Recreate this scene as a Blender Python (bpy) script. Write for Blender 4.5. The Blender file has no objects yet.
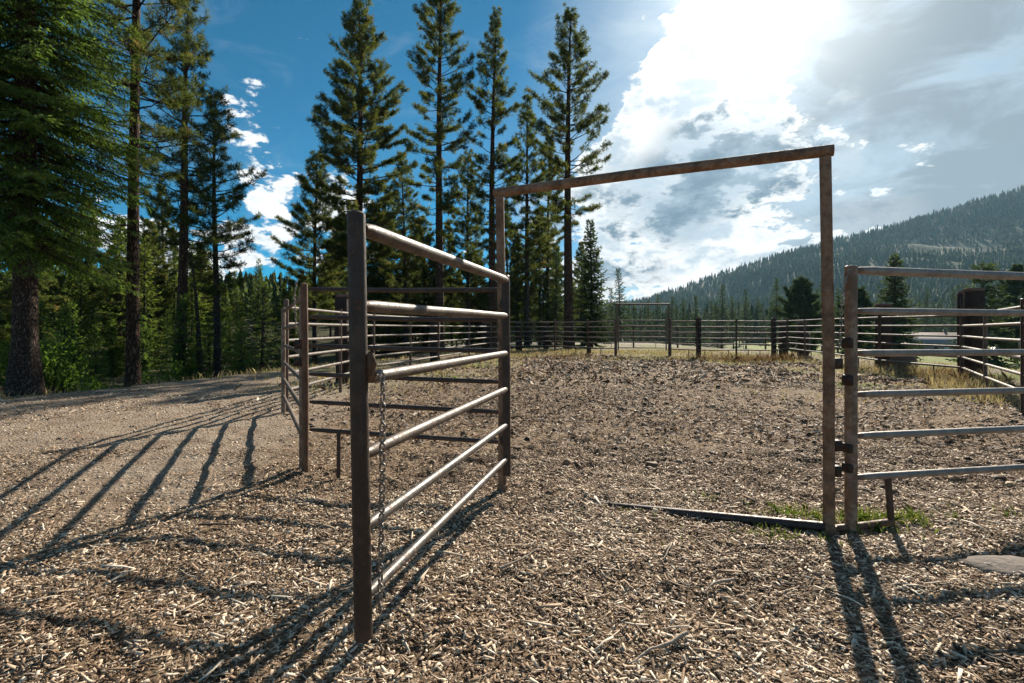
import bpy, math, random
import numpy as np
from mathutils import Vector
R = math.radians
rng = np.random.default_rng(7)
random.seed(7)
S = bpy.context.scene
C = S.collection
EYE = 1.45                    # height of the camera above the ground
SUN_AZ, SUN_EL = R(27), R(30.5)
SUN = np.array([math.sin(SUN_AZ)*math.cos(SUN_EL), math.cos(SUN_AZ)*math.cos(SUN_EL), math.sin(SUN_EL)])

# ------------------------------------------------------------------ numeric helpers
def sst(a, b, x):
    t = np.clip((np.asarray(x, float)-a)/(b-a), 0, 1)
    return t*t*(3-2*t)
def vnoise(x, y, seed=0):
    x = np.asarray(x, float); y = np.asarray(y, float)
    xi = np.floor(x).astype(np.int64); yi = np.floor(y).astype(np.int64)
    xf = x-xi; yf = y-yi
    u = xf*xf*(3-2*xf); v = yf*yf*(3-2*yf)
    def h(a, b):
        n = (a*374761393 + b*668265263 + seed*974634777) & 0xffffffff
        n = ((n ^ (n >> 13))*1274126177) & 0xffffffff
        return ((n ^ (n >> 16)) & 0xffff)/65535.0
    return (h(xi, yi)*(1-u)+h(xi+1, yi)*u)*(1-v) + (h(xi, yi+1)*(1-u)+h(xi+1, yi+1)*u)*v
def fbm(x, y, oct=4, seed=0):
    s = 0; a = .5
    for k in range(oct):
        s = s + a*(vnoise(np.asarray(x)*2**k, np.asarray(y)*2**k, seed+k)-.5); a *= .5
    return s
def unit(v): 
    v = np.asarray(v, float)
    return v/np.maximum(np.linalg.norm(v, axis=-1, keepdims=True), 1e-9)

class MB:
    """collects vertices and faces and links them as one mesh object"""
    def __init__(s): s.v = []; s.f = []; s.t = []; s.n = 0
    def add(s, v, f, tint=0.5):
        v = np.asarray(v, float).reshape(-1, 3); f = np.asarray(f, np.int64)
        s.v.append(v); s.f.append(f+s.n); s.n += len(v)
        t = np.full(len(v), tint, float) if np.isscalar(tint) else np.asarray(tint, float)
        s.t.append(t)
    def tube(s, pts, rad, n=10, caps=True, tint=.5):
        pts = np.asarray(pts, float); m = len(pts)
        rad = np.full(m, rad, float) if np.isscalar(rad) else np.asarray(rad, float)
        d = unit(np.gradient(pts, axis=0)) if m > 2 else np.repeat(unit(pts[1]-pts[0])[None], 2, 0)
        ref = np.array([0, 0, 1.]) if abs(d[0][2]) < .9 else np.array([1., 0, 0])
        a = unit(np.cross(d, ref)); b = np.cross(d, a)
        th = np.linspace(0, 2*np.pi, n, endpoint=False)
        ring = (a[:, None]*np.cos(th)[None, :, None] + b[:, None]*np.sin(th)[None, :, None])*rad[:, None, None] + pts[:, None]
        i = np.arange(n); j = (i+1) % n
        q = [np.stack([k*n+i, k*n+j, (k+1)*n+j, (k+1)*n+i], 1) for k in range(m-1)]
        s.add(ring.reshape(-1, 3), np.concatenate(q), tint if np.isscalar(tint) else np.repeat(tint, n))
        tint = tint if np.isscalar(tint) else .5
        if caps:
            s.add(ring[0], i[::-1][None], tint); s.add(ring[-1], i[None], tint)
    def box(s, c, size, rz=0, ch=.0, tilt=0):
        x, y, z = np.array(size)/2; k = ch
        prof = [(-x+k, -y), (x-k, -y), (x, -y+k), (x, y-k), (x-k, y), (-x+k, y), (-x, y-k), (-x, -y+k)] if k > 0 else [(-x, -y), (x, -y), (x, y), (-x, y)]
        n = len(prof); cs, sn = math.cos(rz), math.sin(rz)
        v = []
        for zz, sc in (((-z, 1), (z-k, 1), (z, 1-k/max(x, .01))) if k > 0 else ((-z, 1), (z, 1))):
            for px, py in prof:
                px *= sc; py *= sc; px2 = px+tilt*(zz+z)
                v.append((c[0]+px2*cs-py*sn, c[1]+px2*sn+py*cs, c[2]+zz))
        m = len(v)//n; i = np.arange(n); j = (i+1) % n
        f = np.concatenate([np.stack([q*n+i, q*n+j, (q+1)*n+j, (q+1)*n+i], 1) for q in range(m-1)])
        s.add(v, f); s.f.append((np.arange(n)[::-1]+s.n-len(v))[None]); s.f.append((np.arange(n)+s.n-n)[None])
    def build(s, name, mat, parent=None, origin=(0, 0, 0), smooth=True):
        me = bpy.data.meshes.new(name)
        v = np.concatenate(s.v)-np.asarray(origin, float); 
        me.vertices.add(len(v)); me.vertices.foreach_set('co', v.ravel())
        tot = np.concatenate([np.full(len(f), f.shape[1]) for f in s.f])
        loops = np.concatenate([f.ravel() for f in s.f])
        me.loops.add(len(loops)); me.loops.foreach_set('vertex_index', loops.astype(np.int32))
        me.polygons.add(len(tot)); st = np.concatenate([[0], np.cumsum(tot)[:-1]])
        me.polygons.foreach_set('loop_start', st.astype(np.int32)); me.polygons.foreach_set('loop_total', tot.astype(np.int32))
        if smooth: me.polygons.foreach_set('use_smooth', np.ones(len(tot), bool))
        at = me.attributes.new('tint', 'FLOAT', 'POINT'); at.data.foreach_set('value', np.concatenate(s.t).astype(np.float32))
        me.update(calc_edges=True)
        me.materials.append(mat)
        o = bpy.data.objects.new(name, me); C.objects.link(o)
        if parent is not None: o.parent = parent
        return o

def tag(o, label, cat=None, group=None, kind=None):
    o['label'] = label
    if cat: o['category'] = cat
    if group: o['group'] = group
    if kind: o['kind'] = kind
    return o
def thing(name, loc, label, cat, group=None, rz=0):
    o = bpy.data.objects.new(name, None); C.objects.link(o)
    o.location = loc; o.rotation_euler = (0, 0, rz); o.empty_display_size = .2
    return tag(o, label, cat, group)
def dup(root, loc, rz=0, sc=1, label=None, group=None, tilt=(0, 0), sxy=1):
    r = root.copy(); C.objects.link(r); r.location = loc; r.rotation_euler = (tilt[0], tilt[1], rz); r.scale = (sc*sxy, sc*sxy, sc)
    if label: r['label'] = label
    if group: r['group'] = group
    elif 'group' in r: del r['group']
    for ch in root.children:
        c = ch.copy(); C.objects.link(c); c.parent = r
    return r

# ------------------------------------------------------------------ material helpers
class NT:
    def __init__(s, tree): s.t = tree; s.n = tree.nodes; s.l = tree.links
    def put(s, sock, v):
        if isinstance(v, bpy.types.NodeSocket): s.l.new(v, sock)
        elif v is not None:
            try: sock.default_value = v
            except Exception: sock.default_value = (*v, 1) if hasattr(v, '__len__') else v
    def m(s, op, a, b=None, c=None, clamp=False):
        n = s.n.new('ShaderNodeMath'); n.operation = op; n.use_clamp = clamp
        for k, v in enumerate((a, b, c)): s.put(n.inputs[k], v)
        return n.outputs[0]
    def vm(s, op, a, b=None, out=0):
        n = s.n.new('ShaderNodeVectorMath'); n.operation = op
        s.put(n.inputs[0], a); s.put(n.inputs[1], b)
        return n.outputs['Value'] if out == 'v' else n.outputs[0]
    def noise(s, vec, scale, detail=4, rough=.55, dist=0, dim='3D'):
        n = s.n.new('ShaderNodeTexNoise'); n.noise_dimensions = dim
        s.put(n.inputs['Vector'], vec); n.inputs['Scale'].default_value = scale
        n.inputs['Detail'].default_value = detail; n.inputs['Roughness'].default_value = rough; n.inputs['Distortion'].default_value = dist
        return n.outputs['Fac']
    def vor(s, vec, scale, feat='F1', out='Distance', rand=1):
        n = s.n.new('ShaderNodeTexVoronoi'); n.feature = feat
        s.put(n.inputs['Vector'], vec); n.inputs['Scale'].default_value = scale; n.inputs['Randomness'].default_value = rand
        return n.outputs[out]
    def mix(s, f, a, b, mode='MIX'):
        n = s.n.new('ShaderNodeMix'); n.data_type = 'RGBA'; n.blend_type = mode
        s.put(n.inputs[0], f); s.put(n.inputs[6], (*a, 1) if isinstance(a, tuple) and len(a) == 3 else a); s.put(n.inputs[7], (*b, 1) if isinstance(b, tuple) and len(b) == 3 else b)
        return n.outputs[2]
    def ramp(s, f, stops, interp='LINEAR'):
        n = s.n.new('ShaderNodeValToRGB'); e = n.color_ramp; e.interpolation = interp
        while len(e.elements) < len(stops): e.elements.new(.5)
        for el, (p, c) in zip(e.elements, stops):
            el.position = p; el.color = (*c, 1) if hasattr(c, '__len__') else (c, c, c, 1)
        s.put(n.inputs[0], f); return n.outputs[0]
    def sm(s, x, a, b):
        n = s.n.new('ShaderNodeMapRange'); n.interpolation_type = 'SMOOTHSTEP'
        s.put(n.inputs[0], x); n.inputs[1].default_value = a; n.inputs[2].default_value = b
        return n.outputs[0]
    def attr(s, name):
        n = s.n.new('ShaderNodeAttribute'); n.attribute_name = name; return n.outputs
    def coord(s, which='Object'): return s.n.new('ShaderNodeTexCoord').outputs[which]
    def pos(s): return s.n.new('ShaderNodeNewGeometry').outputs['Position']
    def scale(s, v, sc):
        n = s.n.new('ShaderNodeMapping'); s.put(n.inputs[0], v); n.inputs['Scale'].default_value = sc; return n.outputs[0]
    def bump(s, h, strength=.5, dist=.02):
        n = s.n.new('ShaderNodeBump'); n.inputs['Strength'].default_value = strength; n.inputs['Distance'].default_value = dist
        s.put(n.inputs['Height'], h); return n.outputs[0]
def material(name):
    m = bpy.data.materials.new(name); m.use_nodes = True
    g = NT(m.node_tree); b = m.node_tree.nodes['Principled BSDF']
    return m, g, b
def setb(g, b, col=None, rough=None, metal=None, normal=None, spec=None):
    for k, v in (('Base Color', col), ('Roughness', rough), ('Metallic', metal), ('Normal', normal), ('Specular IOR Level', spec)):
        if v is not None: g.put(b.inputs[k], (*v, 1) if isinstance(v, tuple) and len(v) == 3 else v)

def mat_pipe(name, paint, worn, rust, worn_lo=.5, rust_lo=.58, rough=.42, metal=.35):
    m, g, b = material(name); p = g.pos()
    n1 = g.noise(p, 9, 6, .65); n2 = g.noise(p, 38, 5, .7); n3 = g.noise(g.scale(p, (1, 1, .35)), 60, 3)
    c = g.mix(g.sm(n1, worn_lo-.08, worn_lo+.1), paint, worn)
    c = g.mix(g.m('MULTIPLY', g.sm(n2, rust_lo-.05, rust_lo+.08), .85), c, rust)
    c = g.mix(g.m('MULTIPLY', g.sm(g.m('ADD', g.attr('tint')['Fac'], g.m('MULTIPLY', g.m('SUBTRACT', n2, .5), .9)), .62, .95), .8), c, tuple(q*.6 for q in rust))
    c = g.mix(g.m('MULTIPLY', n3, .55), c, g.mix(1, c, (.35, .3, .27), 'MULTIPLY'))
    r = g.m('ADD', rough-.1, g.m('MULTIPLY', g.sm(n2, .35, .7), .35))
    met = g.m('MULTIPLY', g.m('SUBTRACT', 1, g.sm(n2, rust_lo-.05, rust_lo+.08)), metal)
    setb(g, b, c, r, met, g.bump(g.m('ADD', n2, g.m('MULTIPLY', n3, .5)), .35, .004), .5)
    return m
M = {}
M['gate_post'] = mat_pipe('brown gate post', (.05, .033, .024), (.085, .056, .04), (.17, .08, .04), .55, .62, .5, .25)
M['gate_rail'] = mat_pipe('grey brown gate rail', (.092, .066, .049), (.155, .118, .088), (.18, .095, .05), .5, .59, .52, .2)
M['rail_bare'] = mat_pipe('bare steel rail', (.12, .107, .095), (.185, .165, .145), (.26, .13, .06), .5, .60, .44, .35)
M['frame'] = mat_pipe('rusted frame pipe', (.12, .07, .042), (.30, .195, .125), (.26, .125, .06), .47, .52, .68, .05)
M['frame_post'] = mat_pipe('weathered post pipe', (.17, .118, .08), (.34, .265, .20), (.22, .11, .055), .5, .55, .6, .15)
M['dark_pipe'] = mat_pipe('dark brown panel pipe', (.055, .038, .032), (.085, .06, .05), (.16, .075, .04), .55, .62, .45, .3)
M['rust_pipe'] = mat_pipe('red brown rusty pipe', (.11, .055, .032), (.18, .10, .06), (.24, .11, .05), .5, .55, .65, .1)
M['galv'] = mat_pipe('galvanised rail', (.25, .222, .195), (.34, .305, .27), (.24, .13, .075), .5, .69, .44, .35)
M['far_rail'] = mat_pipe('weathered grey rail', (.12, .098, .08), (.19, .16, .135), (.2, .11, .06), .5, .56, .65, .05)
M['far_post'] = mat_pipe('dark rusty post', (.10, .065, .05), (.16, .11, .085), (.19, .09, .05), .5, .56, .6, .15)
M['black_iron'] = mat_pipe('dark iron', (.04, .03, .027), (.07, .05, .042), (.15, .07, .04), .55, .6, .55, .4)
M['chain'] = mat_pipe('chain steel', (.27, .235, .20), (.36, .32, .28), (.20, .11, .065), .5, .57, .42, .4)

def mat_bark(name, dark, mid, light, sc=1.0, zs=.35):
    m, g, b = material(name); p = g.coord('Object')
    q = g.scale(p, (1, 1, zs))
    w = g.noise(q, 6*sc, 3)
    nn = g.noise(q, 40*sc, 5, .7)
    wv = g.t.nodes.new('ShaderNodeTexNoise'); wv.inputs['Scale'].default_value = 9*sc; wv.inputs['Detail'].default_value = 4; g.put(wv.inputs['Vector'], q)
    q2 = g.vm('ADD', q, g.vm('MULTIPLY', g.vm('SUBTRACT', wv.outputs['Color'], (.5, .5, .5)), (.16/sc, .16/sc, .16/sc)))
    v = g.vor(q2, 19*sc, 'DISTANCE_TO_EDGE')
    plate = g.sm(g.m('ADD', v, g.m('MULTIPLY', g.m('SUBTRACT', nn, .5), .12)), .02, .30)
    cellc = g.t.nodes.new('ShaderNodeSeparateColor'); g.put(cellc.inputs[0], g.vor(q2, 19*sc, 'F1', 'Color'))
    c = g.mix(plate, dark, g.mix(g.m('ADD', g.m('MULTIPLY', w, .5), g.m('MULTIPLY', cellc.outputs[0], .5)), mid, light))
    c = g.mix(g.m('MULTIPLY', nn, .6), c, g.mix(1, c, (.45, .42, .4), 'MULTIPLY'))
    setb(g, b, c, .92, 0, g.bump(g.m('ADD', plate, g.m('MULTIPLY', nn, .4)), 1.0, .05), .2)
    return m
M['bark_pine'] = mat_bark('pine bark', (.035, .022, .016), (.14, .082, .055), (.21, .125, .08), .8)
M['bark_fir'] = mat_bark('furrowed fir bark', (.045, .03, .023), (.15, .10, .078), (.31, .22, .175), 1.5, .36)
M['bark_far'] = mat_bark('grey conifer bark', (.04, .03, .025), (.13, .095, .075), (.18, .135, .105), 1)

def mat_leaf(name, stops, trans=.4, rough=.75):
    m = bpy.data.materials.new(name); m.use_nodes = True; g = NT(m.node_tree); nt = m.node_tree
    b = nt.nodes['Principled BSDF']; out = nt.nodes['Material Output']
    col = g.ramp(g.attr('tint')['Fac'], stops)
    setb(g, b, col, rough, 0, None, .08)
    tr = nt.nodes.new('ShaderNodeBsdfTranslucent'); g.put(tr.inputs[0], g.mix(1, col, (1.35, 1.3, .7), 'MULTIPLY'))
    mx = nt.nodes.new('ShaderNodeMixShader'); mx.inputs[0].default_value = trans
    nt.links.new(b.outputs[0], mx.inputs[1]); nt.links.new(tr.outputs[0], mx.inputs[2]); nt.links.new(mx.outputs[0], out.inputs[0])
    return m
M['needle_pine'] = mat_leaf('pine needles', [(0, (.045, .062, .023)), (.35, (.072, .095, .034)), (.75, (.108, .126, .045)), (.93, (.16, .16, .065)), (1, (.22, .14, .07))], .58)
M['needle_fir'] = mat_leaf('fir needles', [(0, (.05, .092, .026)), (.4, (.082, .142, .036)), (.8, (.12, .185, .048)), (1, (.17, .22, .06))], .55)
M['needle_dark'] = mat_leaf('dark spruce needles', [(0, (.028, .046, .024)), (.5, (.046, .075, .034)), (1, (.08, .11, .045))], .35)
M['needle_forest'] = mat_leaf('forest conifer needles', [(0, (.042, .068, .02)), (.5, (.078, .115, .03)), (.85, (.115, .15, .04)), (1, (.16, .165, .055))], .6)
M['needle_far'] = mat_leaf('far conifer needles', [(0, (.026, .05, .02)), (.5, (.044, .078, .028)), (.85, (.07, .10, .036)), (1, (.11, .12, .05))], .35)
M['bush'] = mat_leaf('bush leaves', [(0, (.04, .08, .015)), (.5, (.07, .13, .025)), (1, (.12, .19, .04))], .45)
M['dry'] = mat_leaf('dry grass', [(0, (.20, .15, .11)), (.4, (.31, .255, .19)), (.75, (.42, .365, .28)), (.9, (.28, .28, .10)), (1, (.16, .22, .06))], .4, .7)
M['green'] = mat_leaf('green grass', [(0, (.065, .11, .022)), (.55, (.11, .17, .035)), (.8, (.19, .22, .07)), (1, (.32, .27, .14))], .45)
M['weed'] = mat_leaf('red brown weeds', [(0, (.10, .06, .042)), (.5, (.19, .12, .082)), (1, (.31, .235, .155))], .3, .7)

# ------------------------------------------------------------------ terrain
RIDGE_PX = np.array([-400, 300, 480, 560, 640, 700, 760, 830, 900, 960, 1024, 1150, 1400.])
RIDGE_PY = np.array([322, 321, 318, 312, 301, 281, 260, 241, 223, 206, 187, 160, 130.])
DR = 1150.0
RX = (RIDGE_PX-512)/512*DR; RH = EYE+(328-RIDGE_PY)/512*DR
def ridge(x): return np.interp(x, RX, RH)
def mount(x, y):
    x = np.asarray(x, float); y = np.asarray(y, float)
    foot = 330-np.clip(x, -200, 600)*.12
    t = np.clip((y-foot)/(DR-foot), 0, 1.4)
    prof = np.where(t < 1, t**1.15, 1-(t-1)*.8)
    h = ridge(x)*prof
    gul = fbm(x/170+y/500, y/420, 4, 11)*95*np.sin(np.clip(t, 0, 1)*np.pi)*np.clip(ridge(x)/200, .1, 1)
    return h+gul+fbm(x/40, y/40, 3, 5)*7*np.clip(t*3, 0, 1)-4.5
def crest(x):    # distance at which the left bank drops away
    return np.interp(x, [-60, -10.3, -9.3, -7.5, -5.2, -4], [8.6, 10.8, 13.8, 18.5, 24, 40])
def gz(x, y):
    x = np.asarray(x, float); y = np.asarray(y, float)
    z = -1.25*sst(0, 7, y-crest(x))*sst(-3.2, -6, x)*(1-.75*sst(25, 70, y))
    z = z-3.0*sst(13.5, 50, x)*sst(5, 14, y+x*.3) 
    far = -.35*sst(28, 60, y)-(4.0-2.4*sst(30, 60, x))*sst(62, 150, y)
    z = z+far*sst(-25, 0, x)+(1-sst(-25, 0, x))*9*sst(40, 150, y)
    z = z+.05*np.exp(-(((x+2.15)/.5)**2+((y-5.15)/.35)**2))       # mound of litter at the panel post
    z = z+fbm(x/3.1, y/3.1, 3, 3)*.09*sst(3, 7, np.hypot(x, y))
    return z
def micro(x, y):
    d = fbm(np.asarray(x)/.24, np.asarray(y)/.24, 2, 35)
    return fbm(x/.45, y/.45, 4, 21)*.075+fbm(x/.13, y/.13, 2, 31)*.035-.035*sst(.05, .2, d)*sst(4.3, 5.5, y)*sst(-2.6, -1.7, x)
def zone_path(x, y):
    edge = -2.1-.12*(y-5)+fbm(np.asarray(x)/1.5, np.asarray(y)/1.5, 3, 41)*1.3
    near = sst(2.6, 4.2, y+.15*x)
    return sst(0, 1.0, edge-x)*near
def poly_in(x, y, poly):
    inside = np.zeros(np.shape(x), bool); px, py = np.array(poly).T; j = len(px)-1
    for i in range(len(px)):
        c = ((py[i] > y) != (py[j] > y)) & (x < (px[j]-px[i])*(y-py[i])/(py[j]-py[i]+1e-12)+px[i])
        inside ^= c; j = i
    return inside
PEN = [(-.1, 4.53), (2.24, 3.62), (2.42, 3.66), (5.6, 4.3), (8.5, 8.5), (12.3, 14), (12.2, 17), (13.2, 21.5), (14.3, 26.6), (12.8, 25.2), (11, 25.1), (9.1, 25.2), (8.05, 26.2), (5.4, 26.5), (4.2, 28.5),
       (2.6, 31), (.55, 31), (-1.1, 27), (-2.77, 18.9), (-3.88, 14.4), (-3.85, 8.75), (-2.0, 5.0)]
def dist_pen(x, y):
    x = np.asarray(x, float); y = np.asarray(y, float); d = np.full(x.shape, 1e9)
    for (ax, ay), (bx, by) in zip(PEN, PEN[1:]+PEN[:1]):
        vx, vy = bx-ax, by-ay; t = np.clip(((x-ax)*vx+(y-ay)*vy)/(vx*vx+vy*vy), 0, 1)
        d = np.minimum(d, np.hypot(x-ax-t*vx, y-ay-t*vy))
    return d
def zone_grass(x, y):
    x = np.asarray(x, float); y = np.asarray(y, float)
    n = fbm(x/2.2, y/2.2, 4, 51)
    inside = poly_in(x, y, PEN); d = dist_pen(x, y)
    fence = (1-sst(.0, 5.0, d+n*11))*sst(9.5, 14, y+n*4+np.clip(x, 0, 9)*.25)
    out_right = sst(0, 1, x-6.5-n*2)*(~inside)*sst(4, 7, y)
    out_back = sst(0, 2, y-27.5+n*3)*(~inside)*sst(-7, -2, x)
    left = sst(-1.5, .8, y-crest(x)+n*3)*sst(-3.6, -5.0, x)*(1-.85*sst(5, 13, y-crest(x)+n*8))
    return np.clip(np.maximum.reduce([fence*.95, out_right, out_back, left]), 0, 1)

def axis(segs):
    out = []
    for a, b, st in segs:
        n = max(2, int(round((b-a)/st))); out.append(np.linspace(a, b, n, endpoint=False))
    out.append(np.array([segs[-1][1]])); return np.concatenate(out)
gx = axis([(-1500, -150, 90), (-150, -40, 6), (-40, -12, .7), (-12, -5, .16), (-5, 6, .035), (6, 14, .12), (14, 40, .8), (40, 160, 6), (160, 2400, 90)])
gy = axis([(-120, -10, 8), (-10, 1.2, .5), (1.2, 7, .03), (7, 14, .07), (14, 30, .18), (30, 60, .9), (60, 400, 8)])
X, Y = np.meshgrid(gx, gy)
Z = gz(X, Y)+micro(X, Y)*sst(60, 20, np.hypot(X, Y))
nx, ny = len(gx), len(gy)
idx = np.arange(nx*ny).reshape(ny, nx)
gm = MB(); gm.add(np.stack([X, Y, Z], -1).reshape(-1, 3), np.stack([idx[:-1, :-1], idx[:-1, 1:], idx[1:, 1:], idx[1:, :-1]], -1).reshape(-1, 4))
def mat_ground():
    m, g, b = material('wood chip and dirt ground'); p = g.pos()
    gr = g.attr('grass')['Fac']; pa = g.attr('path')['Fac']
    big = g.noise(p, .35, 4, .6); mid = g.noise(p, 2.4, 5, .65); fine = g.noise(p, 26, 6, .72); vf = g.noise(p, 95, 3, .7)
    cell = g.vor(g.scale(p, (1, 1, 1)), 34, 'F1', 'Color'); cd = g.vor(p, 34)
    sep = g.t.nodes.new('ShaderNodeSeparateColor'); g.put(sep.inputs[0], cell)
    soil = g.ramp(fine, [(.3, (.07, .042, .025)), (.46, (.20, .13, .078)), (.6, (.36, .255, .162)), (.74, (.56, .43, .30))])
    chips = g.ramp(sep.outputs[0], [(0, (.10, .062, .038)), (.35, (.25, .168, .103)), (.7, (.43, .31, .205)), (1, (.62, .49, .36))])
    mul = g.mix(.5, soil, chips)
    mul = g.mix(g.m('MULTIPLY', g.sm(mid, .44, .64), .55), mul, g.mix(1, mul, (.5, .46, .44), 'MULTIPLY'))
    grit = g.ramp(g.m('ADD', g.m('MULTIPLY', fine, .6), g.m('MULTIPLY', vf, .4)), [(.32, (.19, .142, .105)), (.48, (.37, .295, .225)), (.6, (.48, .395, .31)), (.74, (.62, .53, .43))])
    grit = g.mix(g.sm(mid, .42, .62), grit, g.mix(1, grit, (.72, .66, .62), 'MULTIPLY'))
    c = g.mix(g.m('MULTIPLY', pa, g.m('ADD', .55, g.m('MULTIPLY', big, .5)), None, True), mul, grit)
    dry = g.ramp(fine, [(.3, (.14, .105, .074)), (.5, (.26, .212, .152)), (.68, (.40, .345, .26))])
    grn = g.ramp(fine, [(.3, (.09, .125, .025)), (.5, (.18, .21, .05)), (.7, (.29, .30, .09))])
    mead = g.mix(g.attr('lush')['Fac'], g.mix(g.sm(big, .48, .6), dry, grn), g.mix(g.m('MULTIPLY', g.sm(big, .45, .62), .5), grn, dry))
    c = g.mix(g.sm(g.m('ADD', gr, g.m('MULTIPLY', g.m('SUBTRACT', mid, .5), .9)), .25, .75), c, mead)
    c = g.mix(g.m('MULTIPLY', g.attr('duff')['Fac'], .9, None, True), c, g.mix(g.sm(mid, .42, .6), g.ramp(fine, [(.3, (.03, .022, .014)), (.6, (.085, .06, .036)), (.75, (.17, .12, .075))]), g.ramp(fine, [(.3, (.025, .04, .012)), (.7, (.08, .105, .03))])))
    c = g.mix(g.attr('road')['Fac'], c, g.ramp(fine, [(.3, (.26, .23, .20)), (.7, (.42, .38, .34))]))
    h = g.m('ADD', g.m('MULTIPLY', fine, .9), g.m('ADD', g.m('MULTIPLY', cd, -.5), g.m('ADD', g.m('MULTIPLY', vf, .3), g.m('MULTIPLY', mid, .8))))
    setb(g, b, c, .95, 0, g.bump(h, 1.0, .05), .15)
    return m
M['ground'] = mat_ground()
ground = gm.build('ground', M['ground']); tag(ground, 'brown wood chip and dirt ground of pen and path', kind='structure')
def setattr_(o, name, val):
    a = o.data.attributes.new(name, 'FLOAT', 'POINT'); a.data.foreach_set('value', np.asarray(val, np.float32).ravel())
setattr_(ground, 'grass', zone_grass(X, Y)); setattr_(ground, 'path', zone_path(X, Y))
setattr_(ground, 'duff', sst(4, 12, Y-crest(X)+fbm(X/3, Y/3, 3, 9)*8)*sst(-3, -7, X+Y*.0)+sst(36, 42, Y)*sst(4, 0, X-Y*.06)+sst(85, 120, Y)*sst(10, -10, X-Y*.42))
setattr_(ground, 'lush', np.clip(sst(16, 40, X)+.6*sst(60, 100, Y), 0, 1)*sst(-20, 0, X))
setattr_(ground, 'road', sst(3.0, 1.6, np.abs(Y-58-np.sin(X/9)*1.2))*sst(-15, -5, X)*sst(32, 24, X)*.7)

# mountain
mx_ = np.concatenate([np.linspace(-700, 100, 60, endpoint=False), np.linspace(100, 1500, 170), np.linspace(1520, 2600, 40)])
my_ = np.linspace(250, 1500, 130)
X2, Y2 = np.meshgrid(mx_, my_); Z2 = mount(X2, Y2)
Z2 = Z2-6*(Y2 < 262)
i2 = np.arange(X2.size).reshape(X2.shape)
mm = MB(); mm.add(np.stack([X2, Y2, Z2], -1).reshape(-1, 3), np.stack([i2[:-1, :-1], i2[:-1, 1:], i2[1:, 1:], i2[1:, :-1]], -1).reshape(-1, 4))
m, g, b = material('dry mountain slope'); p = g.pos()
n1 = g.noise(p, .012, 6, .65); n2 = g.noise(p, .11, 5, .7)
c = g.mix(g.sm(n1, .56, .66), g.ramp(n2, [(.3, (.03, .042, .02)), (.6, (.06, .07, .034)), (.78, (.13, .115, .07))]), g.ramp(n2, [(.3, (.14, .10, .075)), (.6, (.24, .185, .145)), (.75, (.32, .26, .21))]))
setb(g, b, c, .95, 0, g.bump(n2, .8, 4), .1)
tag(mm.build('mountain', m), 'forested mountain slope rising to the right', kind='structure')

# ------------------------------------------------------------------ mountain forest: thousands of trees as one mass
def bald(x, y):
    n = fbm(x/130, y/170, 4, 61)
    patch = np.exp(-(((x-790)/75)**2+((y-870)/75)**2))       # the bare rocky shoulder
    return n*2.0+patch*1.3
fm = MB()
cand = 46000
fx = rng.uniform(-250, 1500, cand); fy = rng.uniform(265, 1185, cand)
keep = (fx < fy*1.25+60) & (fx > fy*-.1-60) & (bald(fx, fy)+rng.uniform(-.4, .25, cand) < .30)
fx, fy = fx[keep], fy[keep]; fz = mount(fx, fy)
nt_ = len(fx); hh = rng.uniform(6.5, 15, nt_)*np.where(rng.random(nt_) < .12, 1.25, 1); ww = hh*rng.uniform(.13, .21, nt_)
tn = np.clip(rng.normal(.42, .18, nt_)+fbm(fx/110, fy/150, 3, 15)*.7, 0, 1)
K = 6; th = np.linspace(0, 2*np.pi, K, endpoint=False)
for lo, hi, wr in ((.08, .52, 1), (.3, .74, .78), (.54, 1.0, .5)):
    ph = rng.uniform(0, 6.28, nt_); jag = rng.uniform(.55, 1.25, (nt_, K))
    bx = fx[:, None]+np.cos(th+ph[:, None])*ww[:, None]*wr*jag; by = fy[:, None]+np.sin(th+ph[:, None])*ww[:, None]*wr*jag
    bz = fz[:, None]+hh[:, None]*(lo+rng.uniform(-.05, .05, (nt_, K)))
    ap = np.stack([fx, fy, fz+hh*hi], -1)[:, None]
    v = np.concatenate([np.stack([bx, by, bz], -1), ap], 1).reshape(-1, 3)
    o = np.arange(nt_)[:, None]*(K+1); k = np.arange(K)
    f = np.stack([o+k, o+(k+1) % K, o+K+0*k], -1).reshape(-1, 3)
    fm.add(v, f, np.repeat(np.clip(tn+rng.normal(0, .1, nt_), 0, 1), K+1))
tag(fm.build('mountain_forest', M['needle_far'], smooth=False), 'dense conifer forest covering the distant mountain slope', 'forest', kind='stuff')

# ------------------------------------------------------------------ trees
def perp(d):
    a = np.cross(d, [0, 0, 1.]); n = np.linalg.norm(a)
    return a/n if n > 1e-6 else np.array([1., 0, 0])
def kites(mb, P, D, L, W, tint, flat=0.0):
    """needle bundles: one slim kite each, from point P along D"""
    P = np.asarray(P, float); D = unit(D); n = len(P)
    s = rng.normal(size=(n, 3)); s[:, 2] *= (1-flat)
    s = unit(s-D*np.sum(s*D, -1, keepdims=True))
    L = np.broadcast_to(L, (n,))[:, None]; W = np.broadcast_to(W, (n,))[:, None]
    mid = P+D*L*.45
    v = np.stack([P, mid+s*W/2, P+D*L, mid-s*W/2], 1).reshape(-1, 3)
    mb.add(v, np.arange(4*n).reshape(-1, 4), np.repeat(np.clip(tint, 0, 1), 4))
def trunk_path(H, bend, n=14):
    t = np.linspace(0, 1, n); a = rng.uniform(0, 6.28)
    off = bend*np.sin(t*rng.uniform(2, 4)+rng.uniform(0, 3))*t
    return np.stack([np.cos(a)*off, np.sin(a)*off, t*H], -1)
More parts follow.
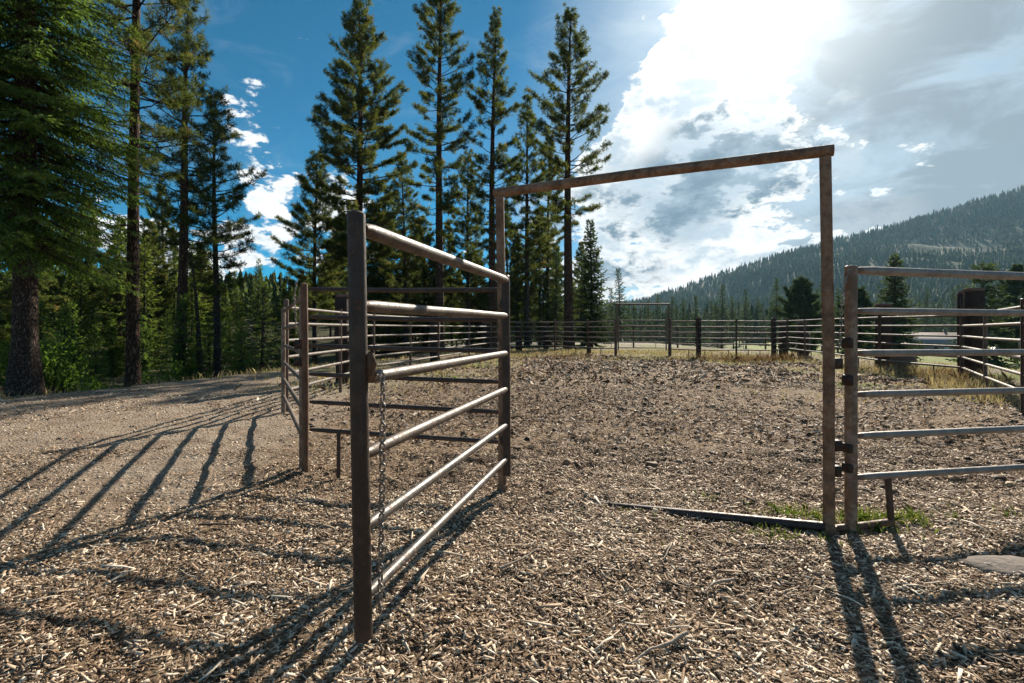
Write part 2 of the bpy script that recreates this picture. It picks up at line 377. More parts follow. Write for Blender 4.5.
def trunk_mesh(mb, path, r0, H, flare=.35, n=12, rough=.05):
    h = path[:, 2]
    rad = r0*(1-h/H)**.75+.015; rad = rad*(1+flare*np.exp(-h/(r0*1.6)))
    mb.tube(path-np.array([0, 0, .25*1]), rad, n, True)
def pine(H, cb, Rm, r0, nlen=.27, dens=1.0, dead=10, bend=.25, lowgap=0, needles=15, nw=.03, ragged=.35):
    tm, cm = MB(), MB()
    path = trunk_path(H, bend, 18); trunk_mesh(tm, path, r0, H)
    cen = lambda h: np.array([np.interp(h, path[:, 2], path[:, 0]), np.interp(h, path[:, 2], path[:, 1]), h])
    for k in range(dead):                                   # dead stubs on the bare trunk
        h = rng.uniform(.15, .98)*cb+.5; a = rng.uniform(0, 6.28); L = rng.uniform(.3, 1.0)*Rm*.5
        d = np.array([math.cos(a), math.sin(a), rng.uniform(-.35, .15)]); p0 = cen(h)
        tm.tube([p0, p0+d*L*.5, p0+d*L+np.array([0, 0, rng.uniform(-.15, .1)])], [.028, .018, .006], 4, False)
    TP, TD = [], []
    h = cb; az = rng.uniform(0, 6.28)
    while h < H-.25:
        t = (h-cb)/(H-cb)
        prof = Rm*min(1, (1-t)*1.75)**.85*(.6+.4*min(1, t*3.5))
        nb = rng.integers(3, 6) if rng.random() > lowgap*(1-t) else 1
        for k in range(nb):
            az += 2.4+rng.normal(0, .35)
            L = max(.25, prof*rng.uniform(1-ragged*1.7, 1+ragged*.4))
            el = R(0+55*t**1.2)+rng.normal(0, .16)
            hd = np.array([math.cos(az), math.sin(az), 0])
            s = np.linspace(0, 1, 6)
            zc = L*(s*math.tan(el)*.8-.24*(1-t)*s+.34*(1-t*.4)*s**2.2)
            pts = cen(h+rng.normal(0, .12))+hd*(L*s)[:, None]+np.stack([0*s, 0*s, zc], -1)+np.cumsum(rng.normal(0, .02*L, (6, 3)), 0)*np.array([1, 1, .6])
            tm.tube(pts, np.linspace(.012+.013*L, .006, 6), 4, False)
            nsub = max(4, int(L*10.5*dens))
            for q in range(nsub):
                u = rng.uniform(.28, 1)**.75; i = min(int(u*5), 4); w = u*5-i
                p0 = pts[i]*(1-w)+pts[i+1]*w; d0 = unit(pts[i+1]-pts[i])
                sd = np.cross(d0, [0, 0, 1])*rng.choice([-1, 1]); d = unit(d0*.75+sd*rng.uniform(.4, 1)+np.array([0, 0, rng.uniform(-.15, .45)]))
                sl = rng.uniform(.18, .5)*min(1, L*.6+.2)
                p1 = p0+d*sl
                if L > .8: tm.tube([p0, p1], [.008, .004], 3, False)
                TP.append(p1); TD.append(d)
                if sl > .3: TP.append(p0+d*sl*.55); TD.append(unit(d+np.array([0, 0, .5])))
            TP.append(pts[-1]); TD.append(unit(pts[-1]-pts[-2]+np.array([0, 0, .1])))
        h += rng.uniform(.26, .46)*(.75 if t > .7 else 1)/dens**.3
    TP.append(path[-1]-[0, 0, .25]); TD.append(np.array([0, 0, 1.]))
    TP = np.array(TP); TD = np.array(TD); n = len(TP)
    tt = np.clip(rng.normal(.42, .2, n), 0, .97); tt[rng.random(n) < .018] = 1
    P = np.repeat(TP, needles, 0); D = np.repeat(TD, needles, 0)
    D = unit(D*.6+unit(rng.normal(size=D.shape))*.95)
    kites(cm, P, D, nlen*rng.uniform(.65, 1.15, len(P)), nw, np.repeat(tt, needles)+rng.normal(0, .06, len(P)))
    return tm, cm
def fir(H, cb, Rm, r0, step=.22, wh=.38, seg=.18, kw=.07, droop=.3, per=(4, 6), top=None, bend=.1, dead=6, pw=.85, twl=.5, deadlen=.5):
    tm, cm = MB(), MB()
    path = trunk_path(H, bend, 16); trunk_mesh(tm, path, r0, H, .6, 16)
    cen = lambda h: np.array([np.interp(h, path[:, 2], path[:, 0]), np.interp(h, path[:, 2], path[:, 1]), h])
    for k in range(dead):
        h = rng.uniform(.12, 1)*cb+.3; a = rng.uniform(0, 6.28); L = rng.uniform(.3, 1)*Rm*deadlen
        d = np.array([math.cos(a), math.sin(a), rng.uniform(-.4, .05)]); p0 = cen(h)
        tm.tube([p0, p0+d*L*.5, p0+d*L], [.02, .012, .004], 4, False)
    KP, KD, KL, KT = [], [], [], []
    h = cb; az = rng.uniform(0, 6.28); top = top or H
    while h < min(H-.15, top):
        t = (h-cb)/(H-cb)
        for k in range(rng.integers(per[0], per[1]+1)):
            az += 2.4+rng.normal(0, .3)
            L = max(.18, Rm*(1-t)**pw*rng.uniform(.62, 1.12)*(.75+.25*min(1, t*6)))
            hd = np.array([math.cos(az), math.sin(az), 0]); s = np.linspace(0, 1, 6)
            el = .12-.25*(1-t)+.75*t**2+rng.normal(0, .07)
            zc = L*(s*el-droop*s**1.6*(1-t*.7)+.16*s**4)
            pts = cen(h+rng.normal(0, .08))+hd*(L*s)[:, None]+np.stack([0*s, 0*s, zc], -1)
            tm.tube(pts, np.linspace(.01+.012*L, .004, 6), 4, False)
            bt = np.clip(rng.normal(.42, .17), 0, 1)
            u = np.arange(.12*1, 1.0001, step/L*.5) if L > .3 else np.array([.5, .8, 1])
            for q, uu in enumerate(u):
                i = min(int(uu*5), 4); w = uu*5-i
                p0 = pts[i]*(1-w)+pts[i+1]*w; d0 = unit(pts[i+1]-pts[i])
                sd = np.cross(d0, [0, 0, 1.])*(1 if q % 2 else -1)
                tl = min(twl, .45*L)*(1.15-uu)**.7*rng.uniform(.6, 1.15)+seg*.5
                d = unit(d0*rng.uniform(.6, 1.0)+sd*rng.uniform(.6, 1)+np.array([0, 0, rng.uniform(-.35, .1)-droop*.3]))
                ns = max(1, int(round(tl/seg)))
                for j in range(ns):
                    KP.append(p0+d*seg*j*.95+rng.normal(0, seg*.06, 3)); KD.append(unit(d+rng.normal(0, .28, 3)+np.array([0, 0, -.10*j*droop*3]))); KL.append(seg*1.35); KT.append(bt+.12*uu+rng.normal(0, .09))
            KP.append(pts[-1]); KD.append(unit(pts[-1]-pts[-2])); KL.append(seg*1.4); KT.append(bt+.25)
        h += wh*rng.uniform(.75, 1.25)*(.7 if t > .75 else 1)
    KP.append(path[-1]-[0, 0, .3]); KD.append(np.array([0, 0, 1.])); KL.append(.35); KT.append(.6)
    KL = np.array(KL)*rng.uniform(.75, 1.2, len(KL))
    kites(cm, KP, np.array(KD), KL, kw, np.array(KT), .45)
    return tm, cm
def make_tree(name, tmcm, leaf, bark, label, loc, group=None, cat='tree', rz=0, sc=1, tilt=(0, 0)):
    t = thing(name, loc, label, cat, group, rz); t.scale = (sc,)*3; t.rotation_euler = (tilt[0], tilt[1], rz)
    tmcm[0].build('trunk', M[bark], t); tmcm[1].build('crown', M[leaf], t, smooth=False)
    return t
def at(px, d, z=None):
    """stand something at image column px of the photograph, d metres away, on the ground"""
    x = (px-512)/512*d
    return (x, d, float(gz(x, d)) if z is None else z)

# foreground fir at the left
make_tree('fir_tree', fir(22, 3.3, 2.6, .215, step=.075, wh=.155, seg=.075, kw=.03, droop=.40, per=(8, 10), top=13, dead=3, twl=.66, deadlen=.3), 'needle_fir', 'bark_fir',
          'big old fir with thick furrowed trunk and low drooping boughs, nearest tree at the left', (-10.75, 11.3, float(gz(-10.75, 11.3))))
# the tall pines, each grown on its own
make_tree('pine_tree', pine(17.5, 5.6, 1.6, .15, dens=1.4, dead=9, lowgap=.4, needles=18, nw=.016, nlen=.19), 'needle_pine', 'bark_pine',
          'slender pine with bare straight trunk just right of the big old fir', at(133, 13.6), 'tall pines above the left bank')
make_tree('pine_tree', pine(18.2, 6.2, 2.2, .24, dens=.95, dead=10, lowgap=.2, nw=.024, nlen=.24), 'needle_pine', 'bark_pine',
          'tall pine with thick leaning brown trunk on the left bank', at(178, 24), 'tall pines above the left bank', tilt=(0, R(2.2)))
make_tree('pine_tree', pine(14.6, 4.6, 2.0, .17, dens=.9, dead=16, lowgap=.2, nw=.026, nlen=.25), 'needle_pine', 'bark_far',
          'full crowned pine right of the leaning pine on the left bank', at(217, 26.5), 'tall pines above the left bank')
make_tree('dead_tree', pine(6.3, 5.9, .5, .13, dead=16, needles=3), 'needle_pine', 'bark_far',
          'short bare dead trunk leaning between two pines on the left bank', at(201, 24.5), tilt=(0, R(-5)))
make_tree('pine_tree', pine(14.8, 3.2, 2.3, .17, dens=1.05, dead=6), 'needle_pine', 'bark_far',
          'young pointed pine with open crown between the left pines and the gate', at(315, 36), 'pines behind the corral')
pA = pine(25.2, 7.2, 3.3, .33, dens=1.3, dead=8, lowgap=.15)
make_tree('pine_tree', pA, 'needle_pine', 'bark_pine', 'tall broad pine directly behind the open gate post', at(358, 35), 'pines behind the corral')
make_tree('pine_tree', pine(26.5, 8.0, 2.5, .30, dens=1.1, dead=16, lowgap=.55), 'needle_pine', 'bark_pine',
          'tallest pine, its tip cut by the top edge of the photo', at(440, 34), 'pines behind the corral')
make_tree('pine_tree', pine(23.6, 7.2, 2.0, .27, dens=1.05, dead=14, lowgap=.5), 'needle_pine', 'bark_pine',
          'narrow tall pine rising behind the left post of the overhead frame', at(493, 36), 'pines behind the corral')
make_tree('pine_tree', pine(24.4, 8.8, 3.1, .36, dens=1.0, dead=10, lowgap=.45), 'needle_pine', 'bark_pine',
          'wide open crowned pine with thick straight trunk, rightmost of the tall pines', at(569, 37), 'pines behind the corral', rz=.6)
make_tree('pine_tree', pine(20.2, 5.2, 1.9, .22, dens=1.0, dead=10, lowgap=.4), 'needle_pine', 'bark_far',
          'thin pine just left of the rightmost tall pine', at(527, 41), 'pines behind the corral')
make_tree('pine_tree', pine(19, 6.0, 1.9, .2, dens=1.0, dead=8, lowgap=.4), 'needle_pine', 'bark_far',
          'yellowish pine half hidden behind the rightmost tall pine', at(548, 46), 'pines behind the corral')
make_tree('pine_tree', pine(15.5, 3, 2.0, .17, dens=1.0, dead=6), 'needle_pine', 'bark_far',
          'shorter pine between the two tallest pines behind the gate', at(405, 39), 'pines behind the corral')
make_tree('pine_tree', pine(16.5, 4, 1.9, .18, dens=1.0, dead=6), 'needle_pine', 'bark_far',
          'dark pine filling the gap left of the overhead frame post', at(468, 43), 'pines behind the corral')

pP = [make_tree('pine_tree', pine(15, 3.0, 2.1, .17, dens=1.0, dead=6, nlen=.3, nw=.04), 'needle_pine', 'bark_far', 'pine of the second row half hidden among the tall trunks', at(388, 47), 'second row pines behind the corral'),
      make_tree('pine_tree', pine(13, 1.8, 2.2, .16, dens=1.0, dead=6, nlen=.3, nw=.04), 'needle_pine', 'bark_far', 'pine of the second row half hidden among the tall trunks', at(424, 50), 'second row pines behind the corral')]
for k, (px, d, h) in enumerate(((336, 52, .8), (372, 44, .72), (452, 52, .85), (480, 49, .75), (508, 51, .95), (518, 46, .7), (540, 52, .9), (556, 50, .75), (582, 55, .72), (412, 58, 1.05), (345, 60, 1.0))):
    dup(pP[k % 2], at(px, d), rng.uniform(0, 6), h, 'pine of the second row half hidden among the tall trunks', 'second row pines behind the corral', (rng.normal(0, .015), rng.normal(0, .015)), rng.uniform(.9, 1.2))
for k, (px, d, h) in enumerate(((20, 30, .7), (75, 34, .75), (115, 30, .6), (150, 38, .8), (205, 40, .6), (90, 48, 1.1), (165, 50, 1.05))):
    dup(pP[k % 2], at(px, d), rng.uniform(0, 6), h, 'open crowned pine among the firs below the left bank', 'pines among the firs below the left bank', (rng.normal(0, .02), rng.normal(0, .02)), rng.uniform(.85, 1.1))
# forest firs: four grown kinds, copied
firs = []
for (H, cb, Rm, r0, st, wh, sg, kw, dr) in ((11, .8, 2.3, .13, .18, .31, .2, .115, .25), (13, 2.2, 2.2, .14, .18, .32, .2, .115, .3), (9, .3, 2.3, .11, .17, .28, .18, .11, .2), (14, 3.6, 2.3, .16, .19, .34, .22, .12, .3)):
    firs.append((H, fir(H, cb, Rm, r0, step=st, wh=wh, seg=sg, kw=kw, droop=dr, per=(4, 6), dead=8)))
protos = []
def forest(spots, group, labels, leaf='needle_forest'):
    roots = {}
    for k, (px, d, kind, h, *_) in enumerate(spots):
        H = firs[kind][0]; sc = h/H; loc = at(px, d)
        lab = labels[k] if isinstance(labels, list) else labels
        if kind not in roots:
            roots[kind] = make_tree('fir_tree', firs[kind][1], leaf, 'bark_far', lab, loc, group, rz=rng.uniform(0, 6), sc=sc)
        else:
            dup(roots[kind], loc, rng.uniform(0, 6), sc, lab, group, (rng.normal(0, .02), rng.normal(0, .02)), rng.uniform(.85, 1.15))
# rows behind the left bank
spots = []
for px in np.arange(-60, 300, 23):
    d = rng.uniform(24, 42); spots.append((px+rng.uniform(-7, 7), d, int(rng.integers(0, 4)), rng.uniform(6, 10)*(d/34)**.6*(.72 if px > 215 else 1)))
for px in np.arange(-80, 420, 18):
    d = rng.uniform(45, 75); spots.append((px+rng.uniform(-7, 7), d, int(rng.integers(0, 4)), rng.uniform(8, 13)*(d/60)**.7*(.72 if 215 < px < 330 else 1)))
forest(spots, 'dense conifers below the left bank', 'dark green fir in the dense forest below the left bank')
spots = []
for px in np.arange(335, 560, 12):
    d = rng.uniform(42, 62); spots.append((px+rng.uniform(-5, 5), d, int(rng.integers(0, 4)), rng.uniform(6, 11)*(d/50)**.7))
forest(spots, 'firs filling in behind the tall pines', 'small fir filling the gap between the tall pine trunks', 'needle_far')
make_tree('fir_tree', fir(10.2, .5, 2.2, .14, step=.13, wh=.26, seg=.19, kw=.12, droop=.25, per=(6, 8)), 'needle_dark', 'bark_far',
          'short dark fir at the right foot of the rightmost tall pine', at(591, 41))
make_tree('fir_tree', fir(4.6, .15, 1.7, .08, step=.16, wh=.24, seg=.14, kw=.06, droop=.2, per=(5, 7)), 'needle_dark', 'bark_far',
          'low dark bushy fir at the edge of the left bank', at(262, 23))
make_tree('fir_tree', fir(11.6, .4, 2.7, .2, step=.17, wh=.34, seg=.26, kw=.17, droop=.3, per=(7, 9), pw=.8, twl=.7), 'needle_dark', 'bark_far',
          'broad dark spruce rising behind the smaller of the dark posts at the right', at(895, 52))
make_tree('fir_tree', fir(10.8, .8, 3.2, .2, step=.17, wh=.6, seg=.28, kw=.17, droop=.36, per=(7, 9), pw=.6, twl=.75), 'needle_dark', 'bark_far',
          'wide spruce with layered drooping boughs behind the large dark post', at(984, 49))
make_tree('pine_tree', pine(10.2, .8, 2.8, .2, dens=1.4, dead=4, nlen=.38, nw=.06), 'needle_dark', 'bark_far',
          'round crowned dark pine left of the rusty right gateway post', at(801, 66))
make_tree('pine_tree', pine(9.0, .8, 2.3, .2, dens=1.3, dead=4, nlen=.38, nw=.06), 'needle_dark', 'bark_far',
          'dark pine beside the broad spruce, just right of the gateway post', at(858, 62))
make_tree('pine_tree', pine(13.5, 1.5, 2.8, .2, dens=1.3, dead=4, nlen=.38, nw=.06), 'needle_far', 'bark_far',
          'pale green pine at the right edge behind the wide spruce', at(1016, 70))
# valley trees in front of the mountain
spots = []
for px in np.arange(600, 850, 6.5):
    d = rng.uniform(110, 230); spots.append((px+rng.uniform(-4, 4), d, int(rng.choice([0, 1, 1, 3])), rng.uniform(11, 19)))
forest(spots, 'valley conifers beyond the far fence', 'distant pointed conifer in the valley beyond the far fence', 'needle_far')
spots = []
for px in np.arange(845, 1100, 8):
    d = rng.uniform(165, 240); spots.append((px+rng.uniform(-4, 4), d, int(rng.choice([1, 3, 3])), rng.uniform(14, 20)))
forest(spots, 'conifers behind the meadow houses', 'distant slender conifer behind the meadow and houses', 'needle_far')

n = 900; d = rng.uniform(78, 150, n); x = (rng.uniform(-350, 585, n)-512)/512*d
wm = MB(); hh = rng.uniform(4.5, 8.5, n)*np.where(x > -20, 1.5, 1); zz = gz(x, d); tn = np.clip(rng.normal(.45, .2, n), 0, 1); K = 13; th = np.linspace(0, 2*np.pi, K, endpoint=False)
for k in range(9):
    lo = .04+.1*k; ph = rng.uniform(0, 6.28, n); jag = rng.uniform(.25, 1.45, (n, K)); w = hh*.19*(1-lo)**.8
    bx = x[:, None]+np.cos(th+ph[:, None])*w[:, None]*jag; by = d[:, None]+np.sin(th+ph[:, None])*w[:, None]*jag
    bz = zz[:, None]+hh[:, None]*(lo+rng.uniform(-.04, .02, (n, K))); ap = np.stack([x, d, zz+hh*min(1, lo+.2)], -1)[:, None]
    v = np.concatenate([np.stack([bx, by, bz], -1), ap], 1).reshape(-1, 3); o = np.arange(n)[:, None]*(K+1); q = np.arange(K)
    wm.add(v, np.stack([o+q, o+(q+1) % K, o+K+0*q], -1).reshape(-1, 3), np.repeat(np.clip(tn+rng.normal(0, .1, n), 0, 1), K+1))
tag(wm.build('far_forest', M['needle_forest'], smooth=False), 'far dark wood closing the view behind the left forest', 'forest', kind='stuff')
wm = MB(); n = 900; d = rng.uniform(215, 330, n); x = (rng.uniform(545, 1180, n)-512)/512*d; hh = rng.uniform(9, 19, n); zz = np.where(d > 262, mount(x, d), gz(x, d)); tn = np.clip(rng.normal(.4, .2, n), 0, 1); K = 9; th = np.linspace(0, 2*np.pi, K, endpoint=False)
for k in range(8):
    lo = .05+.11*k; ph = rng.uniform(0, 6.28, n); jag = rng.uniform(.3, 1.4, (n, K)); w = hh*.16*(1-lo)**.8
    bx = x[:, None]+np.cos(th+ph[:, None])*w[:, None]*jag; by = d[:, None]+np.sin(th+ph[:, None])*w[:, None]*jag
    bz = zz[:, None]+hh[:, None]*(lo+rng.uniform(-.04, .02, (n, K))); ap = np.stack([x, d, zz+hh*min(1, lo+.2)], -1)[:, None]
    v = np.concatenate([np.stack([bx, by, bz], -1), ap], 1).reshape(-1, 3); o = np.arange(n)[:, None]*(K+1); q = np.arange(K)
    wm.add(v, np.stack([o+q, o+(q+1) % K, o+K+0*q], -1).reshape(-1, 3), np.repeat(np.clip(tn+rng.normal(0, .1, n), 0, 1), K+1))
tag(wm.build('valley_forest', M['needle_far'], smooth=False), 'continuous dark conifer band at the foot of the mountain', 'forest', kind='stuff')
spots = [(px+rng.uniform(-8, 8), rng.uniform(19, 38), 2, rng.uniform(1.8, 4.2)) for px in np.arange(-60, 300, 11)]
spots = [q for q in spots if crest((q[0]-512)/512*q[1])+2 < q[1]]
forest(spots, 'young firs of the undergrowth below the left bank', 'low young green fir in the undergrowth below the left bank', 'needle_fir')

# bushes and young firs along the bank
def bush(w, h, n, leafsz=.09):
    mb = MB(); st = MB()
    P = []
    for k in range(9):
        a = rng.uniform(0, 6.28); tip = np.array([math.cos(a)*w*rng.uniform(.2, .9), math.sin(a)*w*rng.uniform(.2, .9), h*rng.uniform(.5, 1)])
        st.tube([[0, 0, -.05], tip*.5+[0, 0, .1*h], tip], [.02, .012, .004], 4, False)
        P.append(tip*rng.uniform(.4, 1.05, (n//9, 1))+rng.normal(0, .16*w, (n//9, 3)))
    P = np.concatenate(P); P[:, 2] = np.abs(P[:, 2])
    kites(mb, P, unit(rng.normal(size=P.shape)+[0, 0, .5]), leafsz*rng.uniform(.7, 1.3, len(P)), leafsz*.6, np.clip(rng.normal(.5, .25, len(P)), 0, 1))
    return st, mb
for px, d, w, h, lab in ((100, 16.5, .8, 1.1, 'bright green bush between the big old fir and the slender pine'), (158, 19, 1.0, 1.3, 'round green bush just left of the thick leaning pine'),
                         (52, 13.8, .9, 1.7, 'light green bush touching the right side of the big old fir trunk'), (8, 13.2, 1.0, 1.6, 'leafy bush left of the big old fir trunk'), (190, 27, .7, 1.0, 'small pale bush behind the leaning dead trunk')):
    st, lf = bush(w, h, 1400)
    t = thing('bush', at(px, d), lab, 'bush', 'bushes along the left bank'); st.build('stems', M['bark_far'], t); lf.build('foliage', M['bush'], t, smooth=False)

# ------------------------------------------------------------------ corral steelwork
HR = [1.80, 1.52, 1.235, .95, .665, .38]
def panel(name, p0, p1, label, cat, group=None, rails=HR, rr=.024, pr=.035, ph=1.93, post='far_post', rail='far_rail', legs=(), post_z0=-.1, dz0=0, dz1=0, posts=(1, 1), lean=0, rail_mats=None, first_r=None, n=12):
    z0, z1 = float(gz(*p0))+dz0, float(gz(*p1))+dz1
    a = np.array([*p0, z0]); b_ = np.array([*p1, z1]); u = unit(b_-a)
    t = thing(name, tuple((a+b_)/2), label, cat, group); o = (a+b_)/2
    for k, (p, w) in enumerate(((a, posts[0]), (b_, posts[1]))):
        if not w: continue
        mb = MB(); ln = np.array([lean, 0, 0])
        mb.tube([p+[0, 0, post_z0], p+[0, 0, ph*.5]+ln*.5, p+[0, 0, ph]+ln], pr, n)
        mb.tube([p+[0, 0, ph]+ln, p+[0, 0, ph+.008]+ln, p+[0, 0, ph+.012]+ln], [pr*.99, pr*.8, .001], n, False)
        mb.build('post', M[post], t, o)
    for k, h in enumerate(rails):
        r = first_r if (k == 0 and first_r) else rr
        q0 = a+u*(pr*.9)+[0, 0, h]; q1 = b_-u*(pr*.9)+[0, 0, h]
        mb = MB(); L = np.linalg.norm(q1-q0); s = np.array([0, .05/L, .14/L, .5, 1-.14/L, 1-.05/L, 1]); sag = -.006*np.sin(s*np.pi)*rng.uniform(.3, 1.6)
        mb.tube(q0+(q1-q0)*s[:, None]+np.stack([0*s, 0*s, sag], -1), r*np.array([.72, .85, 1, 1, 1, .85, .72]), n, tint=np.array([1, .8, .4, .4, .4, .8, 1]))
        mb.build('rail', M[rail_mats[k] if rail_mats else rail], t, o)
    if np.linalg.norm(b_-a) > 4.6:
        p = (a+b_)/2; mb = MB(); mb.tube([p+[0, 0, -.1], p+[0, 0, ph-.06]], pr*.8, n); mb.build('post', M[post], t, o)
    for s in legs:
        p = a+(b_-a)*s; mb = MB(); mb.tube([p+[0, 0, -.06], p+[0, 0, rails[-1]]], .02, 8); mb.build('leg', M[post], t, o)
    return t, a, b_, o

# 1. the overhead frame of the gateway
FL, FR = np.array([-.085, 4.56, 0.]), np.array([2.24, 3.62, 0.])
t = thing('gateway_frame', tuple((FL+FR)/2), 'rusty tall pipe gateway frame with overhead crossbar spanning the pen opening', 'gateway'); o = (FL+FR)/2
for P_, hgt, mat in ((FL, 2.62, 'frame'), (FR, 2.66, 'frame')):
    mb = MB(); mb.tube([P_+[.0, 0, -.15], P_+[0, 0, 1.2], P_+[-.025, 0, hgt]], .038, 16)
    mb.tube([P_+[0, 0, -.04], P_+[0, 0, .06]], .05, 16); mb.build('post', M[mat], t, o)
tl, tr = FL+[-.025, 0, 2.655], FR+[-.025, 0, 2.70]; u = unit(tr-tl)
mb = MB(); mb.tube([tl-u*.05, (tl+tr)/2+[0, 0, .01], tr+u*.05], .041, 16); mb.build('crossbar', M['frame'], t, o)
bl_, br_ = FL+[.03, 0, .02], FR+[-.02, 0, .025]
mb = MB(); s = np.linspace(0, 1, 9); pts = bl_+(br_-bl_)*s[:, None]; pts[:, 2] += -.088*(1-s)+.016; mb.tube(pts, .036, 14); mb.build('threshold_bar', M['dark_pipe'], t, o)
mb = MB()                                  # hinge lugs on the left post
for h in (1.70, .42): mb.tube([FL+[0, -.02, h], FL+[.02, -.075, h]], .018, 10)
mb.build('hinge', M['black_iron'], t, o)
for h, w in ((1.20, .07), (.62, .06), (.44, .05)):
    mb = MB(); mb.box(FR+[.055, -.0, h], (w, .05, .075), .15, .006); mb.build('clamp', M['black_iron'], t, o)

# 2. the open gate swung towards the camera
GN, GF = np.array([-.645, 2.13, 0.]), np.array([-.045, 4.45, 0.]); o = (GN+GF)/2; u = unit(GF-GN)
t = thing('pipe_gate', tuple(o), 'open brown pipe gate of six rails swung towards the camera', 'gate')
mb = MB(); mb.tube([GN+[.027, 0, .162], GN+[.012, 0, 1.0], GN+[-.003, 0, 1.925]], .037, 20)
mb.tube([GN+[-.003, 0, 1.925], GN+[-.003, 0, 1.934], GN+[-.003, 0, 1.938]], [.0365, .028, .001], 20, False); mb.build('end_post', M['gate_post'], t, o)
mb = MB(); mb.tube([GF+[0, 0, .17], GF+[-.004, 0, 1.0], GF+[-.01, 0, 1.90]], .034, 16)
mb.tube([GF+[-.01, 0, 1.90], GF+[-.01, 0, 1.91], GF+[-.01, 0, 1.914]], [.0335, .026, .001], 16, False); mb.build('hinge_post', M['gate_post'], t, o)
nearH = [1.868, 1.545, 1.235, .915, .60, .305]; farH = [1.865, 1.555, 1.232, .922, .61, .32]
for k in range(6):
    q0 = GN+u*.034+[.008-.001*k, 0, nearH[k]]; q1 = GF-u*.03+[0, 0, farH[k]]
    s = np.array([0, .012, .035, .3, .55, .8, .965, .988, 1]); r = (.034 if k == 0 else .027 if k < 4 else .0245)
    wob = np.cumsum(rng.normal(0, .0016, 9)); wob -= np.linspace(wob[0], wob[-1], 9)
    mb = MB(); mb.tube(q0+(q1-q0)*s[:, None]+np.stack([wob*.6, 0*s, wob], -1), r*np.array([.70, .82, 1, 1, 1, 1, 1, .85, .75]), 20, tint=np.array([1, .85, .5, .4, .5, .4, .4, .8, 1]))
    mb.build('rail', M['gate_rail' if k < 4 else 'rail_bare'], t, o)
mb = MB(); mb.box(GN+[.058, .0, 1.285], (.032, .012, .12), .1, .004); mb.tube([GN+[.066, -.012, 1.34], GN+[.082, -.014, 1.30], GN+[.066, -.012, 1.25]], .006, 8); mb.build('latch_plate', M['rust_pipe'], t, o)
mb = MB()
for h in (1.66, .46): mb.box(GF+[-.03, .05, h], (.05, .06, .06), .4, .005)
mb.build('hinge_eye', M['black_iron'], t, o)

# chains
def chain(name, pts, label, lk=.056, wr=.0052, w=.019):
    pts = np.array(pts, float); seg = np.linalg.norm(np.diff(pts, axis=0), axis=1); cum = np.concatenate([[0], np.cumsum(seg)])
    mb = MB(); pitch = lk-2*wr-.003; n = int(cum[-1]/pitch)
    ev = lambda s_: np.array([np.interp(s_, cum, pts[:, k]) for k in range(3)])
    th = np.linspace(0, 2*np.pi, 15)
    roll = rng.uniform(0, 3)
    for k in range(n):
        c = ev((k+.5)*pitch); d = unit(ev(min((k+1)*pitch, cum[-1]))-ev(k*pitch))
        s1 = perp(d) if abs(d[2]) < .95 else np.array([1., 0, 0]); s1 = unit(s1-d*np.dot(s1, d)); s2 = np.cross(d, s1)
        an = roll+(k % 2)*np.pi/2+rng.normal(0, .22); e = s1*math.cos(an)+s2*math.sin(an)
        hl = lk/2-wr-w/2*0.6
        loop = [c+d*(np.sign(np.sin(t_))*max(0, hl-w*.55)+np.sin(t_)*w*.6)+e*np.cos(t_)*w*.62 for t_ in th]
        mb.tube(loop, wr, 7, False)
    ob = mb.build(name, M['chain']); return tag(ob, label, 'chain')
cx, cy = GN[0]+.085, GN[1]+.09
hang = [(cx-.03, cy+.04, 1.21), (cx-.035, cy-.01, 1.265), (cx+.005, cy-.045, 1.262), (cx+.012, cy-.05, 1.2), (cx+.01, cy-.05, .8), (cx+.004, cy-.048, .5), (cx+.0, cy-.05, .23)]
chain('chain', hang, 'long steel chain hanging from the third rail of the open gate')
ch2 = [FR+[.135, -.02, 1.86], FR+[.075, -.05, 1.74], FR+[.058, -.05, 1.62], FR+[.055, -.05, 1.46], FR+[.04, -.05, 1.30]]
chain('chain', ch2, 'short chain draped from the top of the post right of the gateway', .045, .004, .013)

# 3. left panel, between the frame and its corner post
panel('fence_panel', (-2.0, 5.0), (-.06, 4.60), 'dark brown six rail pipe panel between the gateway frame and the corner post', 'fence panel', None, rr=.021, pr=.036, ph=1.86, post='dark_pipe', rail='dark_pipe', legs=(.17,), posts=(0, 0), n=12, rails=[1.79, 1.52, 1.24, .96, .69, .42])
z0 = float(gz(-2.02, 5.0)); t = thing('corner_post', (-2.02, 5.0, z0), 'rusty brown corner post with a chain latch left of the open gate', 'post')
mb = MB(); mb.tube([(0, 0, -.2), (0, 0, .9), (-.01, 0, 1.84)], .033, 14); mb.tube([(-.01, 0, 1.84), (-.01, 0, 1.852)], [.032, .002], 14, False); mb.build('shaft', M['rust_pipe'], t)
for h in (1.25, 1.08):
    mb = MB(); mb.box((-.06, -.01, h), (.07, .05, .09), .2, .006); mb.build('latch', M['black_iron'], t)
chain('chain', [(-2.09, 4.97, z0+1.86), (-2.11, 4.96, z0+1.70), (-2.10, 4.96, z0+1.55), (-2.085, 4.96, z0+1.35)], 'short rusty chain hanging on the corner post left of the gate', .045, .004, .013)
# the gate running away on the left
panel('pipe_gate', (-2.09, 5.11), (-3.84, 8.6), 'closed grey pipe gate running away from the corner post on the left', 'gate', None, rr=.024, pr=.034, ph=1.78, post='frame_post', rail='gate_rail', rails=[1.72, 1.44, 1.16, .88, .60, .32], n=12)
